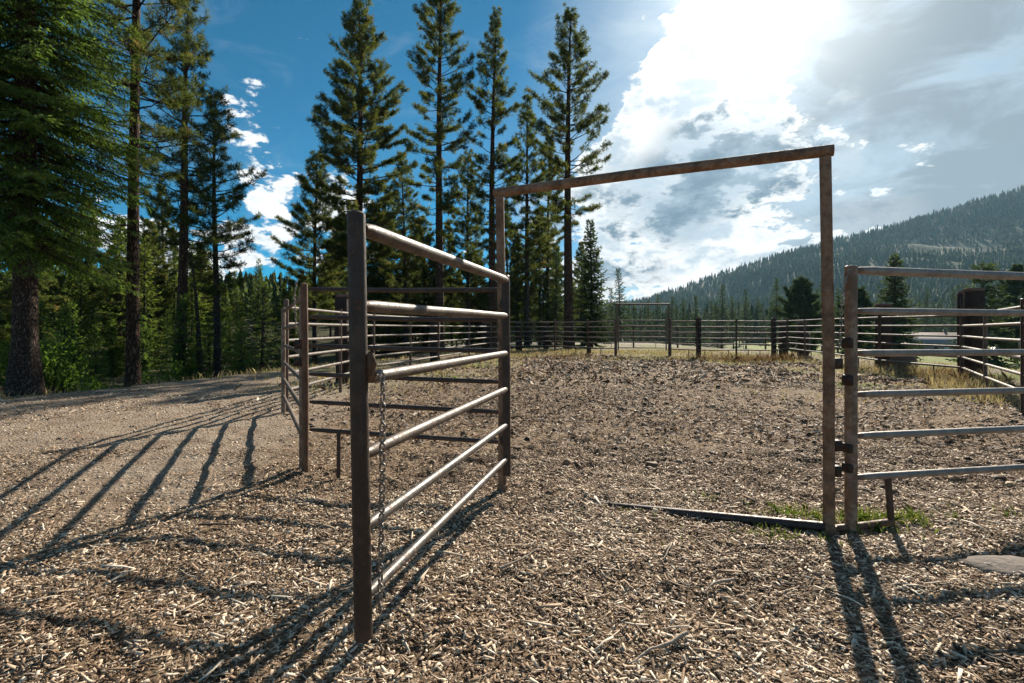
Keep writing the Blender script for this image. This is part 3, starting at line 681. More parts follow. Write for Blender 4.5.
# 4. right panel
t, a, b_, o = panel('fence_panel', (2.41, 3.64), (5.55, 4.28), 'near grey six rail pipe panel on a rusty post right of the gateway', 'fence panel', None, rr=.025, pr=.04, ph=1.885, post='frame_post', rail='galv', rails=[1.86, 1.57, 1.27, .975, .68, .385], first_r=.031, n=18, legs=())
p = a+(b_-a)*.098; mb = MB(); mb.tube([p+[.03, 0, -.03], p+[0, 0, .385]], .022, 12); mb.build('leg', M['dark_pipe'], t, o)
mb = MB(); mb.tube([FR+[.03, 0, .03], a+[.02, 0, .035], p+[.03, 0, .045]], .027, 12); mb.build('foot_bar', M['rust_pipe'], t, o)
for h, w in ((1.345, .085), (1.08, .085), (.60, .085), (.46, .085)):
    mb = MB(); mb.box(a+[-.01, -.0, h], (w*.9, w*.9, .075 if h > 1 else .062), .2, .008); mb.build('clamp', M['black_iron'], t, o)

# 5. far fences all round the pen
grp = 'pipe fence sections round the pen'
def sec(p0, p1, label, legs=(.33, .66), **k): return panel('fence_panel', p0, p1, label, 'fence panel', grp, legs=legs, n=8, rr=.029, pr=.045, **k)
sec((-3.86, 8.75), (-3.9, 14.4), 'pipe fence section running back from the far end of the closed left gate', (.7,))
sec((-3.9, 14.4), (-2.77, 19.2), 'pipe fence section along the left side of the pen behind the gate rails')
sec((-2.77, 19.2), (-1.1, 27), 'long pipe fence section curving towards the back of the pen under the pines')
sec((-1.1, 27), (.55, 30.6), 'short pipe fence section seen beside the gateway post at the pen back')
sec((.55, 30.6), (2.6, 31), 'pipe fence section below the narrow tall pine')
sec((2.6, 31), (4.2, 28.5), 'pipe fence section below the rightmost tall pine')
sec((4.2, 28.5), (5.35, 26.55), 'pipe fence section joining the far gateway from the left', (.5,))
sec((8.1, 26.15), (9.1, 25.2), 'short dark pipe fence section joining the far gateway from the right', (.7,), rail='far_post')
sec((9.1, 25.2), (11.0, 25.1), 'pipe fence section right of the thick brown line post at the pen back', (.2, .8))
sec((11.0, 25.1), (12.8, 25.2), 'pipe fence section behind the reddish weeds')
sec((12.8, 25.2), (14.3, 26.6), 'pipe fence section at the far right corner of the pen')
sec((14.3, 26.6), (13.2, 21.5), 'pipe fence section just left of the rusty gateway post, right side of pen')
sec((13.2, 21.5), (12.2, 17), 'pipe fence section hidden partly behind the rusty gateway post')
sec((12.2, 17), (12.3, 14), 'pipe fence section between the two dark wooden posts at the right', (.7,))
sec((12.3, 14), (8.5, 8.5), 'pipe fence section coming forward from the large dark post')
sec((8.5, 8.5), (5.6, 4.35), 'nearest pipe fence section closing the pen at the right edge')
# outer fence beyond the pen
for k, (x0, x1) in enumerate(((-1, 2.6), (2.6, 6.2), (6.2, 9.8), (9.8, 13.4), (13.4, 17), (17, 20.6), (20.6, 24.2))):
    panel('fence_panel', (x0, 41+.1*k), (x1, 41+.1*(k+1)), 'weathered rail section of the outer corral beyond the pen', 'fence panel', 'outer corral fence sections', legs=(.5,), n=6, rr=.045, pr=.07, ph=1.75, rail='far_post', rails=[1.68, 1.38, 1.08, .78, .48])
# the far gateway and its gate
A, B = np.array([5.4, 26.5, float(gz(5.4, 26.5))]), np.array([8.03, 26.2, float(gz(8.03, 26.2))]); o = (A+B)/2
t = thing('gateway_frame', tuple(o), 'small far gateway frame with thin crossbar at the back of the pen', 'gateway')
for P_ in (A, B):
    mb = MB(); mb.tube([P_+[0, 0, -.1], P_+[0, 0, 2.64]], .045, 8); mb.build('post', M['far_post'], t, o)
mb = MB(); mb.tube([A+[-.06, 0, 2.68], B+[.06, 0, 2.68]], .042, 8); mb.build('crossbar', M['far_post'], t, o)
panel('pipe_gate', (5.52, 26.6), (7.93, 26.33), 'closed dark pipe gate inside the far gateway frame', 'gate', None, post='far_post', rail='far_post', n=8, post_z0=.25, dz0=.05, dz1=.05)

# heavy timber posts beside the fence
m, g, b = material('old dark timber'); p = g.coord('Object')
n1 = g.noise(g.scale(p, (14, 14, 1.2)), 4, 6, .65); n2 = g.noise(p, 3, 3)
c = g.ramp(n1, [(.3, (.018, .013, .011)), (.55, (.045, .032, .026)), (.75, (.10, .07, .055))])
setb(g, b, g.mix(g.sm(n2, .55, .7), c, g.mix(1, c, (1.7, 1.25, 1.05), 'MULTIPLY')), .9, 0, g.bump(n1, .9, .02), .2); M['timber'] = m
m, g, b = material('weathered red timber top'); p = g.coord('Object'); n1 = g.noise(p, 25, 5, .7)
setb(g, b, g.ramp(n1, [(.3, (.09, .055, .045)), (.7, (.22, .14, .115))]), .9, 0, g.bump(n1, .6, .01), .2); M['timber_top'] = m
def timber(px, d, w, h, label, cap=False, dp=None):
    loc = at(px, d); t = thing('timber_post', loc, label, 'post', 'dark timber posts round the corral', rng.uniform(-.1, .1)); dp = dp or w
    mb = MB(); mb.box((0, 0, h/2-.2), (w, dp, h+.4), 0, .007, rng.uniform(-.012, .012)); mb.build('shaft', M['timber'], t, smooth=False)
    mb = MB(); mb.box((0, 0, h+.035), (w*1.0, dp*.96, .09), 0, .006); mb.build('top_cap', M['timber_top'], t, smooth=False)
timber(344, 13.4, .31, 2.25, 'thick dark timber post seen between the gate post and the corner post')
timber(435, 20.6, .34, 1.75, 'dark timber post behind the middle of the open gate')
timber(487, 28.5, .5, 1.7, 'dark timber post behind the hinge end of the open gate')
timber(519, 32, .42, 1.75, 'dark timber post just right of the open gate hinge, far back')
timber(589, 29, .24, 1.75, 'dark timber post left of the far gateway')
timber(546, 34, .35, 1.8, 'dark timber post under the thin pines at the pen back')
timber(698.5, 25.3, .2, 1.9, 'slim brown line post right of the far gateway')
timber(774, 25.6, .17, 1.92, 'slim rusty line post at the far right corner of the pen')
timber(783.5, 27.8, .34, 1.7, 'dark timber post left of the rusty gateway post, nearer the corner')
timber(803, 27.0, .42, 1.7, 'dark timber post left of the rusty gateway post, wider one')
timber(883, 18.3, .37, 2.25, 'smaller wide dark timber post seen through the right panel', True)
timber(974, 14.7, .40, 2.52, 'largest dark timber post with reddish top seen through the right panel', True, .26)
timber(961, 14.3, .1, 2.42, 'thin dark timber post against the left side of the largest one', False, .12)

# ------------------------------------------------------------------ meadow buildings and vehicles
m, g, b = material('tan siding'); p = g.coord('Object')
w_ = g.m('FRACT', g.m('MULTIPLY', g.vm('DOT_PRODUCT', p, (0, 0, 1), 'v'), 5))
setb(g, b, g.mix(g.sm(w_, .85, 1), (.27, .22, .17), (.16, .13, .10)), .8); M['siding'] = m
def flat(name, col, rough=.7, metal=0, sc=4, var=.35):
    m, g, b = material(name); n = g.noise(g.coord('Object'), sc, 4, .6)
    setb(g, b, g.mix(g.m('MULTIPLY', n, var), col, tuple(c*.45 for c in col)), rough, metal, g.bump(n, 1, .012) if sc > 7 else None); M[name] = m
flat('pale metal roof', (.26, .245, .235), .95); flat('brown shingle roof', (.15, .105, .08), .85); flat('window glass', (.03, .035, .04), .12); flat('white trim', (.65, .63, .6), .6)
flat('barn red', (.20, .05, .035), .8); flat('white paint', (.7, .7, .7), .3); flat('dark car paint', (.05, .06, .08), .25); flat('tyre rubber', (.02, .02, .02), .9); flat('silver paint', (.35, .36, .37), .3, .3); flat('grey stone', (.22, .18, .15), .95, 0, 22, 1); flat('pale dead wood', (.42, .33, .25), .85, 0, 30, .8); flat('dark dead wood', (.09, .06, .045), .9, 0, 30, .7); flat('log bark', (.16, .10, .075), .9, 0, 8, .8)
def gable(mb, L, W, z0, z1, over=.4, th=.18, axis_='x'):
    a, w = L/2+over, W/2+over
    base = [(-a, -w, z0), (a, -w, z0), (a, w, z0), (-a, w, z0), (-a, 0, z1), (a, 0, z1)]
    lo = [(x, y, z-th) for x, y, z in base]
    mb.add(base+lo, [[0, 1, 5, 4], [2, 3, 4, 5], [7, 6, 10, 11], [9, 8, 11, 10], [0, 6, 7, 1], [2, 8, 9, 3], [0, 4, 10, 6], [4, 3, 9, 10], [1, 7, 11, 5], [5, 11, 8, 2]])
def gable_ends(mb, L, W, z0, z1):
    for sx in (-1, 1):
        x = sx*L/2; mb.add([(x, -W/2, z0), (x, W/2, z0), (x, 0, z1)], [[0, 1, 2] if sx > 0 else [2, 1, 0]])
def house(loc, rz, L, W, hw, hr, label, wall, roof, wins, cat='house', chimney=False, door=None):
    t = thing('house' if cat == 'house' else 'barn', loc, label, cat, None, rz)
    mb = MB(); mb.box((0, 0, hw/2-.5), (L, W, hw+1)); gable_ends(mb, L, W, hw, hw+hr-.12); mb.build('wall', M[wall], t, smooth=False)
    mb = MB(); gable(mb, L, W, hw-.05, hw+hr); rf = mb.build('roof', M[roof], t, smooth=False)
    if chimney:
        mb = MB(); mb.box((L*.25, .6, hw+hr+.2), (.6, .6, 1.4)); mb.build('chimney', M['brown shingle roof'], rf, smooth=False)
    for x, z, w, h in wins:
        mb = MB(); mb.box((x, -W/2-.02, z), (w+.16, .08, h+.16)); f = mb.build('window', M['white trim'], t, smooth=False)
        mb = MB(); mb.box((x, -W/2-.05, z), (w, .05, h)); mb.build('pane', M['window glass'], f, smooth=False)
    if door:
        mb = MB(); mb.box((door[0], -W/2-.03, door[1]/2), (door[2], .08, door[1])); mb.build('door', M['white trim'], t, smooth=False)
    return t
def gp(px, d): return at(px, d)
lz = at(938, 128)
house((lz[0], lz[1], lz[2]), R(-28), 12.5, 8, 2.5, 1.6, 'long low tan house with pale roof on the meadow', 'siding', 'pale metal roof', [(-4.2, 1.5, 1.2, 1.0), (-1.2, 1.5, .9, 1.0), (2.6, 1.5, 1.4, 1.0), (4.8, 1.5, .9, 1.0)], door=(.8, 2.0, .9))
lz = at(932, 150)
house(lz, R(-20), 13, 8, 3.2, 1.9, 'brown roofed house standing behind the pale roofed house', 'siding', 'brown shingle roof', [(-4, 1.8, 1.4, 1.1), (0, 1.8, 1.4, 1.1), (4, 1.8, 1.4, 1.1)], chimney=True)
lz = at(1024, 128)
house(lz, R(-30), 8, 5, 2.2, 1.3, 'small red shed at the right edge of the meadow', 'barn red', 'pale metal roof', [(-1.5, 1.3, .8, .8)], cat='shed', door=(1.5, 1.9, 1.2))
def car(loc, rz, paint, label, truck=False):
    t = thing('parked_car', loc, label, 'car', None, rz)
    prof = [(-2.2, .35), (-2.2, .85), (-1.9, .98), (-1.0, 1.02), (-.45, 1.5), (.9, 1.52), (1.55, 1.05), (2.15, .95), (2.2, .4)] if not truck else [(-2.5, .45), (-2.5, .95), (-1.6, 1.05), (-1.1, 1.1), (-.6, 1.7), (.5, 1.72), (.75, 1.1), (2.5, 1.05), (2.5, .5)]
    n = len(prof); w = .85; v = [(x, -w, z) for x, z in prof]+[(x, w, z) for x, z in prof]
    v = [(x, y*(.82 if z > 1.2 else 1), z) for x, y, z in v]
    mb = MB(); mb.add(v, [[i, (i+1) % n, (i+1) % n+n, i+n] for i in range(n)]); mb.f.append(np.arange(n)[::-1][None]); mb.f.append((np.arange(n)+n)[None]); mb.build('body', M[paint], t, smooth=False)
    for sy in (-1, 1):
        mb = MB(); mb.add([(-.75, sy*.86, 1.06), (-.4, sy*.715, 1.42), (.75, sy*.715, 1.42), (1.2, sy*.86, 1.06)], [[0, 1, 2, 3]]); mb.build('side_window', M['window glass'], t, smooth=False)
    for x in (-1.4, 1.4):
        for y in (-.8, .8):
            mb = MB(); mb.tube([(x, y-.1, .33), (x, y+.1, .33)], .33, 14); mb.build('wheel', M['tyre rubber'], t)
car(at(856, 118), R(20), 'dark car paint', 'dark parked car left of the smaller dark post on the meadow')
car(at(866, 121), R(15), 'silver paint', 'silver parked car beside the dark parked car on the meadow')
car(at(997, 118), R(10), 'white paint', 'white parked car on the meadow right of the largest timber post')

# logs, stumps, stones, sticks
t = tag((lambda mb: (mb.tube([(15.2, 15.2, float(gz(15.2, 15.2))+.75), (15.7, 15.3, float(gz(15.6, 15.3))+.55), (16.4, 15.6, float(gz(16.4, 15.6))+.0)], [.13, .15, .16], 12), mb.build('log', M['log bark']))[1])(MB()), 'rough brown log leaning in the weeds right of the largest timber post', 'log')
def rock(name, c, sx, sy, sz, mat, label, rz=0):
    mb = MB(); n, mrows = 14, 8; v = []
    ph = rng.uniform(0, 10)
    for i in range(mrows+1):
        la = -math.pi/2+math.pi*i/mrows
        for j in range(n):
            lo = 2*math.pi*j/n; d = np.array([math.cos(la)*math.cos(lo), math.cos(la)*math.sin(lo), math.sin(la)])
            r = 1+.55*float(fbm(d[0]*2.1+ph+d[2], d[1]*2.1+ph, 4, 77))*2; q = np.sign(d)*np.abs(d)**.75*r*np.array([sx, sy, sz])
            v.append((c[0]+q[0]*math.cos(rz)-q[1]*math.sin(rz), c[1]+q[0]*math.sin(rz)+q[1]*math.cos(rz), c[2]+q[2]))
    i = np.arange(n); j = (i+1) % n
    mb.add(v, np.concatenate([np.stack([k*n+i, k*n+j, (k+1)*n+j, (k+1)*n+i], 1) for k in range(mrows)]))
    return tag(mb.build(name, M[mat], smooth=False), label, name.replace('_', ' '))
gd = lambda px, py: (((px-512)/512*(EYE*512/(py-328))), EYE*512/(py-328))
x, y = gd(1003, 567); rock('flat_stone', (x, y, float(gz(x, y))-.006), .21, .12, .03, 'grey stone', 'flat grey stone half buried under the right panel')
x, y = 13.3, 17.4; rock('tree_stump', (x, y, float(gz(x, y))+.2), .34, .3, .36, 'log bark', 'rough pale stump at the foot of the smaller wide timber post')
def stick(pp, r, mat, label, lift=.02):
    pts = []
    for px, py in pp: x, y = gd(px, py); pts.append((x, y, float(gz(x, y))+float(micro(x, y))+lift+r))
    n = len(pts); s = np.linspace(0, n-1, n*3); pts = np.array(pts); q = np.stack([np.interp(s, np.arange(n), pts[:, k]) for k in range(3)], -1)+rng.normal(0, .0018, (n*3, 3))
    mb = MB(); mb.tube(q, r*np.linspace(1.05, .35, n*3)*rng.uniform(.8, 1.1, n*3), 7); tag(mb.build('stick', M[mat], smooth=True), label, 'stick')
stick([(687, 643), (668, 652), (650, 656), (630, 668)], .011, 'pale dead wood', 'long crooked pale stick nearest the bottom edge of the photo')
stick([(735, 584), (716, 588), (702, 596)], .010, 'pale dead wood', 'short bent pale stick in the chips before the gateway')
stick([(198, 533), (220, 532), (241, 530)], .009, 'dark dead wood', 'straight dark stick on the path left of the open gate')
stick([(600, 487), (609, 500), (616, 516)], .008, 'dark dead wood', 'thin dark stick by the left end of the threshold bar')
stick([(664, 557), (672, 549), (664, 565)], .008, 'pale dead wood', 'small pale stick between the threshold bar and the crooked stick')
stick([(500, 573), (520, 566), (541, 551)], .009, 'pale dead wood', 'pale splintered stick right of the open gate bottom rail')

# ------------------------------------------------------------------ wood chips (uncountable)
def scatter(rmin, rmax, dens, half=1.18):
    A_ = half*(rmax**2-rmin**2); n = int(A_*dens)
    y = np.sqrt(rng.uniform(rmin**2, rmax**2, n)); x = y*rng.uniform(-half, half, n)
    return x, y
M_chip, g, b = material('bleached wood chips'); p = g.coord('Object')
c = g.ramp(g.attr('tint')['Fac'], [(0, (.06, .036, .022)), (.25, (.19, .117, .068)), (.5, (.42, .295, .187)), (.75, (.64, .50, .36)), (1, (.78, .68, .54))])
n1 = g.noise(p, 180, 3, .6)
setb(g, b, g.mix(g.m('MULTIPLY', n1, .6), c, g.mix(1, c, (.55, .5, .46), 'MULTIPLY')), .75, 0, g.bump(n1, .4, .003), .3)
cm = MB()
def chips(x, y, L, W, T, tint, lift, tiltsd, solid=True):
    n = len(x); a = rng.uniform(0, 2*np.pi, n); e = rng.normal(0, tiltsd, n); ro = rng.normal(0, tiltsd*1.6, n)
    d = np.stack([np.cos(a)*np.cos(e), np.sin(a)*np.cos(e), np.sin(e)], -1)
    s0 = np.stack([-np.sin(a), np.cos(a), 0*a], -1); up = np.cross(d, s0)
    s = s0*np.cos(ro)[:, None]+up*np.sin(ro)[:, None]; up = np.cross(d, s)
    c = np.stack([x, y, gz(x, y)+micro(x, y)*sst(60, 20, np.hypot(x, y))+lift], -1)
    L = L[:, None]/2; W = W[:, None]/2; T = T[:, None]/2
    tp = rng.uniform(.3, 1.1, (n, 1)); tq = rng.uniform(.3, 1.1, (n, 1)); sk = rng.uniform(-.6, .6, (n, 1)); bow = rng.normal(0, .07, (n, 1))*L; mp = rng.uniform(-.5, .5, (n, 1))
    top = [c-d*L-s*W*tp+up*T, c+d*L*(1+sk*.2)-s*W*tq+up*(T), c+d*L+s*W*tq*.8+up*T, c-d*L*(1+sk*.2)+s*W*tp+up*T]
    if solid:
        ml, mr = c-s*W*rng.uniform(.7, 1.1, (n, 1))+d*L*mp+up*(T+bow), c+s*W*rng.uniform(.7, 1.1, (n, 1))+d*L*mp*rng.uniform(-1, 1, (n, 1))+up*(T+bow)
        tv = [top[0], ml, top[1], top[2], mr, top[3]]
        bv = [q-up*2*T for q in tv]
        v = np.stack(tv+bv, 1).reshape(-1, 3); o = np.arange(n)[:, None]*12
        f4 = np.concatenate([o+np.array(k) for k in ([0, 1, 4, 5], [1, 2, 3, 4], [0, 6, 7, 1], [1, 7, 8, 2], [2, 8, 9, 3], [3, 9, 10, 4], [4, 10, 11, 5], [5, 11, 6, 0])])
        cm.add(v, f4, np.repeat(tint, 12))
    else:
        v = np.stack(top, 1).reshape(-1, 3); cm.add(v, np.arange(4*n).reshape(-1, 4), np.repeat(tint, 4))
def keepmask(x, y, pathdens):
    pathdens = pathdens*1.6
    pt = sst(-.02, .2, fbm(x/1.3, y/1.3, 4, 101))*.6*(.45+.55*sst(4, 6, y))+.25*sst(.05, .2, fbm(x/.3, y/.3, 2, 103))
    return rng.random(len(x)) > pt+ np.clip(zone_path(x, y)*(1-pathdens)+zone_grass(x, y)*.75, 0, 1)
def tints(x, y, n):
    q = rng.random(n)
    t = np.where(q < .40, rng.uniform(0, .32, n), np.where(q < .78, rng.uniform(.3, .68, n), rng.uniform(.65, 1, n)))
    t = np.clip(t+fbm(x/.7, y/.7, 4, 91)*.6+.14*(y < 4.6), 0, 1)
    return np.where(poly_in(x, y, PEN), t*.92, t)
x, y = scatter(1.75, 6.2, 5200); k = keepmask(x, y, .25); x, y = x[k], y[k]; n = len(x)
L = np.clip(rng.lognormal(-4.0, .58, n), .006, .13); asp = np.where(rng.random(n) < .4, rng.uniform(.06, .18, n), rng.uniform(.2, .75, n)); W = np.clip(L*asp, .002, .016)
chips(x, y, L, W, rng.uniform(.0012, .0036, n), tints(x, y, n), rng.uniform(.0, .014, n), .26)
x, y = rng.uniform(-5.5, 5.5, 100000), rng.uniform(-1.2, 6, 100000); k = ((y < 1.75) | (np.abs(x) > 1.18*y)) & keepmask(x, y, .25); x, y = x[k], y[k]; n = len(x)   # beside and behind the viewpoint
L = np.clip(rng.lognormal(-3.9, .55, n), .007, .13); chips(x, y, L, L*rng.uniform(.12, .6, n), rng.uniform(.0012, .0036, n), tints(x, y, n), rng.uniform(.0, .014, n), .26, False)
x, y = scatter(1.75, 5.5, 34); k = keepmask(x, y, .3); x, y = x[k], y[k]; n = len(x)     # long splinters on top
L = np.clip(rng.lognormal(-2.35, .35, n), .06, .24); chips(x, y, L, L*rng.uniform(.05, .13, n), rng.uniform(.002, .005, n), np.clip(tints(x, y, n)+.1, 0, 1), rng.uniform(.006, .022, n), .12)
x, y = scatter(6.2, 13, 1050, 1.1); k = keepmask(x, y, .15); x, y = x[k], y[k]; n = len(x)
L = np.clip(rng.lognormal(-3.4, .45, n), .016, .15); chips(x, y, L, L*rng.uniform(.2, .5, n), rng.uniform(.004, .01, n), tints(x, y, n), rng.uniform(0, .03, n), .4, False)
x, y = scatter(13, 27, 130, 1.02); k = keepmask(x, y, .05) & poly_in(x, y, PEN); x, y = x[k], y[k]; n = len(x)
L = np.clip(rng.lognormal(-2.5, .4, n), .05, .25); chips(x, y, L, L*rng.uniform(.25, .55, n), rng.uniform(.004, .01, n), tints(x, y, n), rng.uniform(0, .04, n), .5, False)
tag(cm.build('wood_chips', M_chip, smooth=False), 'bleached wood chips and bark litter covering the ground', 'wood chips', kind='stuff')
# dark clods of dirt and dung in the pen, grit on the path
cm = MB()
def pebbles(x, y, sz, tint, mat_z=.35):
    n = len(x); oc = np.array([[1, 0, 0], [0, 1, 0], [-1, 0, 0], [0, -1, 0], [0, 0, 1.], [.5, .5, .75], [-.55, .5, .7], [-.5, -.55, .72], [.5, -.5, .7]])
    v = oc[None]*sz[:, None, None]*rng.uniform(.6, 1.3, (n, 9, 1)); v[..., 2] *= .65
    a = rng.uniform(0, 6.28, n); ca, sa = np.cos(a)[:, None], np.sin(a)[:, None]
    vx = v[..., 0]*ca-v[..., 1]*sa*.7; vy = v[..., 0]*sa+v[..., 1]*ca*.7
    z = gz(x, y)+micro(x, y)-sz*.12
    V = np.stack([x[:, None]+vx, y[:, None]+vy, z[:, None]+v[..., 2]], -1).reshape(-1, 3); o = np.arange(n)[:, None]*9
    F = np.concatenate([o+np.array(k) for k in ([0, 5, 8], [0, 1, 5], [1, 6, 5], [1, 2, 6], [2, 7, 6], [2, 3, 7], [3, 8, 7], [3, 0, 8], [5, 6, 4], [6, 7, 4], [7, 8, 4], [8, 5, 4])])
    cm.add(V, F, np.repeat(tint, 9))
x, y = scatter(4.4, 24, 15, 1.0); k = poly_in(x, y, PEN) & (rng.random(len(x)) > zone_grass(x, y)); x, y = x[k], y[k]; n = len(x)
pebbles(x, y, np.clip(rng.lognormal(-3.3, .45, n), .015, .09), np.clip(rng.normal(.18, .15, n), 0, 1))
x, y = scatter(2.6, 12, 170, 1.15); k = rng.random(len(x)) < zone_path(x, y); x, y = x[k], y[k]; n = len(x)
pebbles(x, y, np.clip(rng.lognormal(-4.6, .5, n), .004, .035), np.clip(rng.normal(.58, .2, n), 0, 1))
tag(cm.build('dirt_clods', M_chip, smooth=False), 'dark dirt clods and grit strewn over pen and path', 'dirt clods', kind='stuff')

# ------------------------------------------------------------------ grasses
def blades(mb, x, y, h, w, tint, lean=.5, base=0):
    n = len(x); a = rng.uniform(0, 6.28, n); l = np.abs(rng.normal(0, lean, n))+.05; f = rng.uniform(0, 6.28, n)
    z = gz(x, y)-.02
    p0 = np.stack([x, y, z], -1); dr = np.stack([np.cos(a)*l, np.sin(a)*l, np.ones(n)], -1); dr = unit(dr)
    s = np.stack([np.cos(f), np.sin(f), 0*f], -1)*w[:, None]/2
    p1 = p0+dr*(h*.55)[:, None]; p2 = p0+unit(dr+np.stack([np.cos(a)*l*.8, np.sin(a)*l*.8, 0*a-.15], -1))*h[:, None]
    v = np.stack([p0-s, p0+s, p1+s*.8, p2, p1-s*.8], 1).reshape(-1, 3); mb.add(v, np.arange(5*n).reshape(-1, 5), np.repeat(np.clip(tint, 0, 1), 5))
gm_ = MB()
x, y = scatter(8.5, 34, 190, 1.06); k = rng.random(len(x)) < zone_grass(x, y)**1.5*(fbm(x/.9, y/.9, 3, 66)*1.6+.55); x, y = x[k], y[k]; n = len(x)
k = (x < 12.9+.5*fbm(x, y, 2, 3)) | (rng.random(n) < .12); x, y = x[k], y[k]; n = len(x)
hs = np.where(x > 4, .5, .75)
blades(gm_, x, y, rng.uniform(.08, .42, n)*hs*(.6+fbm(x/2, y/2, 2, 8)+.3), rng.uniform(.006, .014, n)*(1+y*.03), rng.normal(.45, .25, n)+.25*sst(16, 30, x), .5)
x, y = scatter(9, 19, 170, 1.05); k = (x > 7.5) & (dist_pen(x, y) < .9) & (fbm(x/1.2, y/1.2, 3, 12) > -.06); x, y = x[k], y[k]; n = len(x)
blades(gm_, x, y, rng.uniform(.1, .5, n), rng.uniform(.006, .012, n), rng.normal(.35, .2, n), .35)
tag(gm_.build('dry_grass', M['dry'], smooth=False), 'dry yellow grass along the fences and bank', 'grass', kind='stuff')
gm_ = MB()
def tuft(px, py, r, n, h):
    n = int(n*2.6); x, y = gd(px, py); x = x+rng.normal(0, r*1.35, n); y = y+rng.normal(0, r*.9, n); k = fbm(x/.12, y/.12, 2, 5) > -.06; x, y = x[k], y[k]; n = len(x); blades(gm_, x, y, rng.uniform(.35, 1, n)*h*1.2, rng.uniform(.003, .008, n), rng.normal(.55, .25, n), .6)
for a in ((866, 524, .09, 260, .13), (915, 522, .07, 170, .11), (800, 516, .10, 160, .10), (800, 540, .10, 170, .09), (750, 533, .09, 70, .07), (705, 498, .05, 60, .08), (645, 512, .10, 60, .06), (1005, 515, .08, 50, .07), (690, 540, .12, 40, .06), (955, 515, .06, 40, .06)): tuft(*a)
tag(gm_.build('green_grass', M['green'], smooth=False), 'fresh green grass tufts around the rusty gateway post foot', 'grass', kind='stuff')
gm_ = MB()
for cx_, cy_, r, n in ((10.4, 22.6, .9, 700), (11.9, 22.9, .6, 300), (9.0, 23.4, .8, 250), (12.6, 23.4, .9, 300), (2.2, 25.0, 1.6, 300), (12.9, 15.4, .5, 500), (11.9, 13.2, .4, 400)):
    n *= 2; x = rng.normal(cx_, r, n); y = rng.normal(cy_, r*.8, n); blades(gm_, x, y, rng.uniform(.12, .5, n), rng.uniform(.005, .011, n), rng.normal(.5, .25, n), .5)
tag(gm_.build('weeds', M['weed'], smooth=False), 'reddish brown dry weeds inside the far fence', 'weeds', kind='stuff')

# ------------------------------------------------------------------ sky, sun, air
W = bpy.data.worlds.new('World'); S.world = W; W.use_nodes = True
g = NT(W.node_tree); nt = W.node_tree; bg = nt.nodes['Background']
sky = nt.nodes.new('ShaderNodeTexSky'); sky.sky_type = 'NISHITA'; sky.sun_disc = False
sky.sun_elevation = SUN_EL; sky.sun_rotation = SUN_AZ; sky.air_density = .75; sky.dust_density = .15; sky.ozone_density = 3.0; sky.altitude = 900
D = g.coord('Generated'); D = g.vm('NORMALIZE', D)
def sepz(v):
    n = nt.nodes.new('ShaderNodeSeparateXYZ'); g.put(n.inputs[0], v); return n.outputs
def dirpx(px, py): return tuple(unit([(px-512)/512, 1, (328-py)/512]))
sunp = tuple(SUN)
sd = g.vm('DOT_PRODUCT', D, sunp, 'v')
def blob(px, py, r, wgt):
    d = dirpx(px, py); dt = g.vm('DOT_PRODUCT', D, d, 'v'); sc_ = 1/math.sqrt(1+((px-512)/512)**2+((328-py)/512)**2)
    return g.m('MULTIPLY', g.sm(dt, math.cos(r/512*sc_*1.25), 1.0), wgt)
def addall(l):
    o = l[0]
    for q in l[1:]: o = g.m('ADD', o, q)
    return o
q = g.scale(D, (1, 1, 1.9))
nbig = g.noise(q, 5.5, 3, .5, .2); ndet = g.noise(q, 19, 10, .62, .1)
dens = g.m('ADD', g.m('MULTIPLY', nbig, .4), g.m('MULTIPLY', ndet, .6))
cov = addall([blob(256, 116, 44, .18), blob(268, 188, 34, .15), blob(262, 232, 40, .13), blob(150, 235, 80, .07), blob(345, 205, 40, .10), blob(695, 105, 95, .13), blob(715, 50, 60, .13), blob(770, 110, 90, .05), blob(640, 105, 14, .2), blob(660, 60, 14, .18), blob(690, 165, 120, .075), blob(740, 215, 180, .085), blob(630, 270, 150, .09), blob(830, 150, 90, .03),
              blob(580, 80, 90, -.12), blob(120, 60, 160, -.12), blob(470, 110, 130, -.16), blob(400, 20, 150, -.12), blob(990, 100, 200, -.12), blob(860, 20, 110, -.1), blob(305, 130, 36, -.1), blob(330, 120, 60, -.06)])
dd = g.m('ADD', dens, cov)
mask = g.sm(dd, .55, .605)
tex = g.noise(g.vm('ADD', q, (3.1, 1.7, .4)), 13, 10, .64, .15)
grey = g.m('MULTIPLY', addall([blob(760, 148, 80, 1.4), blob(705, 170, 60, .8), blob(635, 222, 60, 1.2), blob(980, 70, 10, .0), blob(560, 235, 60, .6), blob(860, 225, 50, .3), blob(620, 296, 50, .5), blob(545, 240, 40, .4), blob(775, 195, 40, .6)]), g.sm(g.m('ADD', g.m('MULTIPLY', tex, .6), g.m('MULTIPLY', nbig, .4)), .43, .56))
grey = g.m('MINIMUM', grey, 1)
ccol = g.mix(g.sm(tex, .38, .58), (4.4, 5.2, 5.9), (8.4, 8.4, 8.3))
ccol = g.mix(grey, ccol, g.mix(g.sm(tex, .45, .66), (2.6, 3.4, 4.1), (1.2, 1.8, 2.4)))
rim = g.m('MULTIPLY', g.m('MULTIPLY', mask, g.m('SUBTRACT', 1, g.sm(dd, .60, .69))), 2.2)
ccol = g.mix(g.m('MULTIPLY', rim, .3), ccol, (9., 9., 8.8))
mask = g.m('MAXIMUM', mask, g.m('MULTIPLY', grey, .9))
aur = g.m('POWER', g.m('MAXIMUM', sd, 0), 90); aur2 = g.m('POWER', g.m('MAXIMUM', sd, 0), 16)
glow = g.m('ADD', g.m('MULTIPLY', aur, 6.5), g.m('MULTIPLY', aur2, .4))
cmb = nt.nodes.new('ShaderNodeCombineColor')
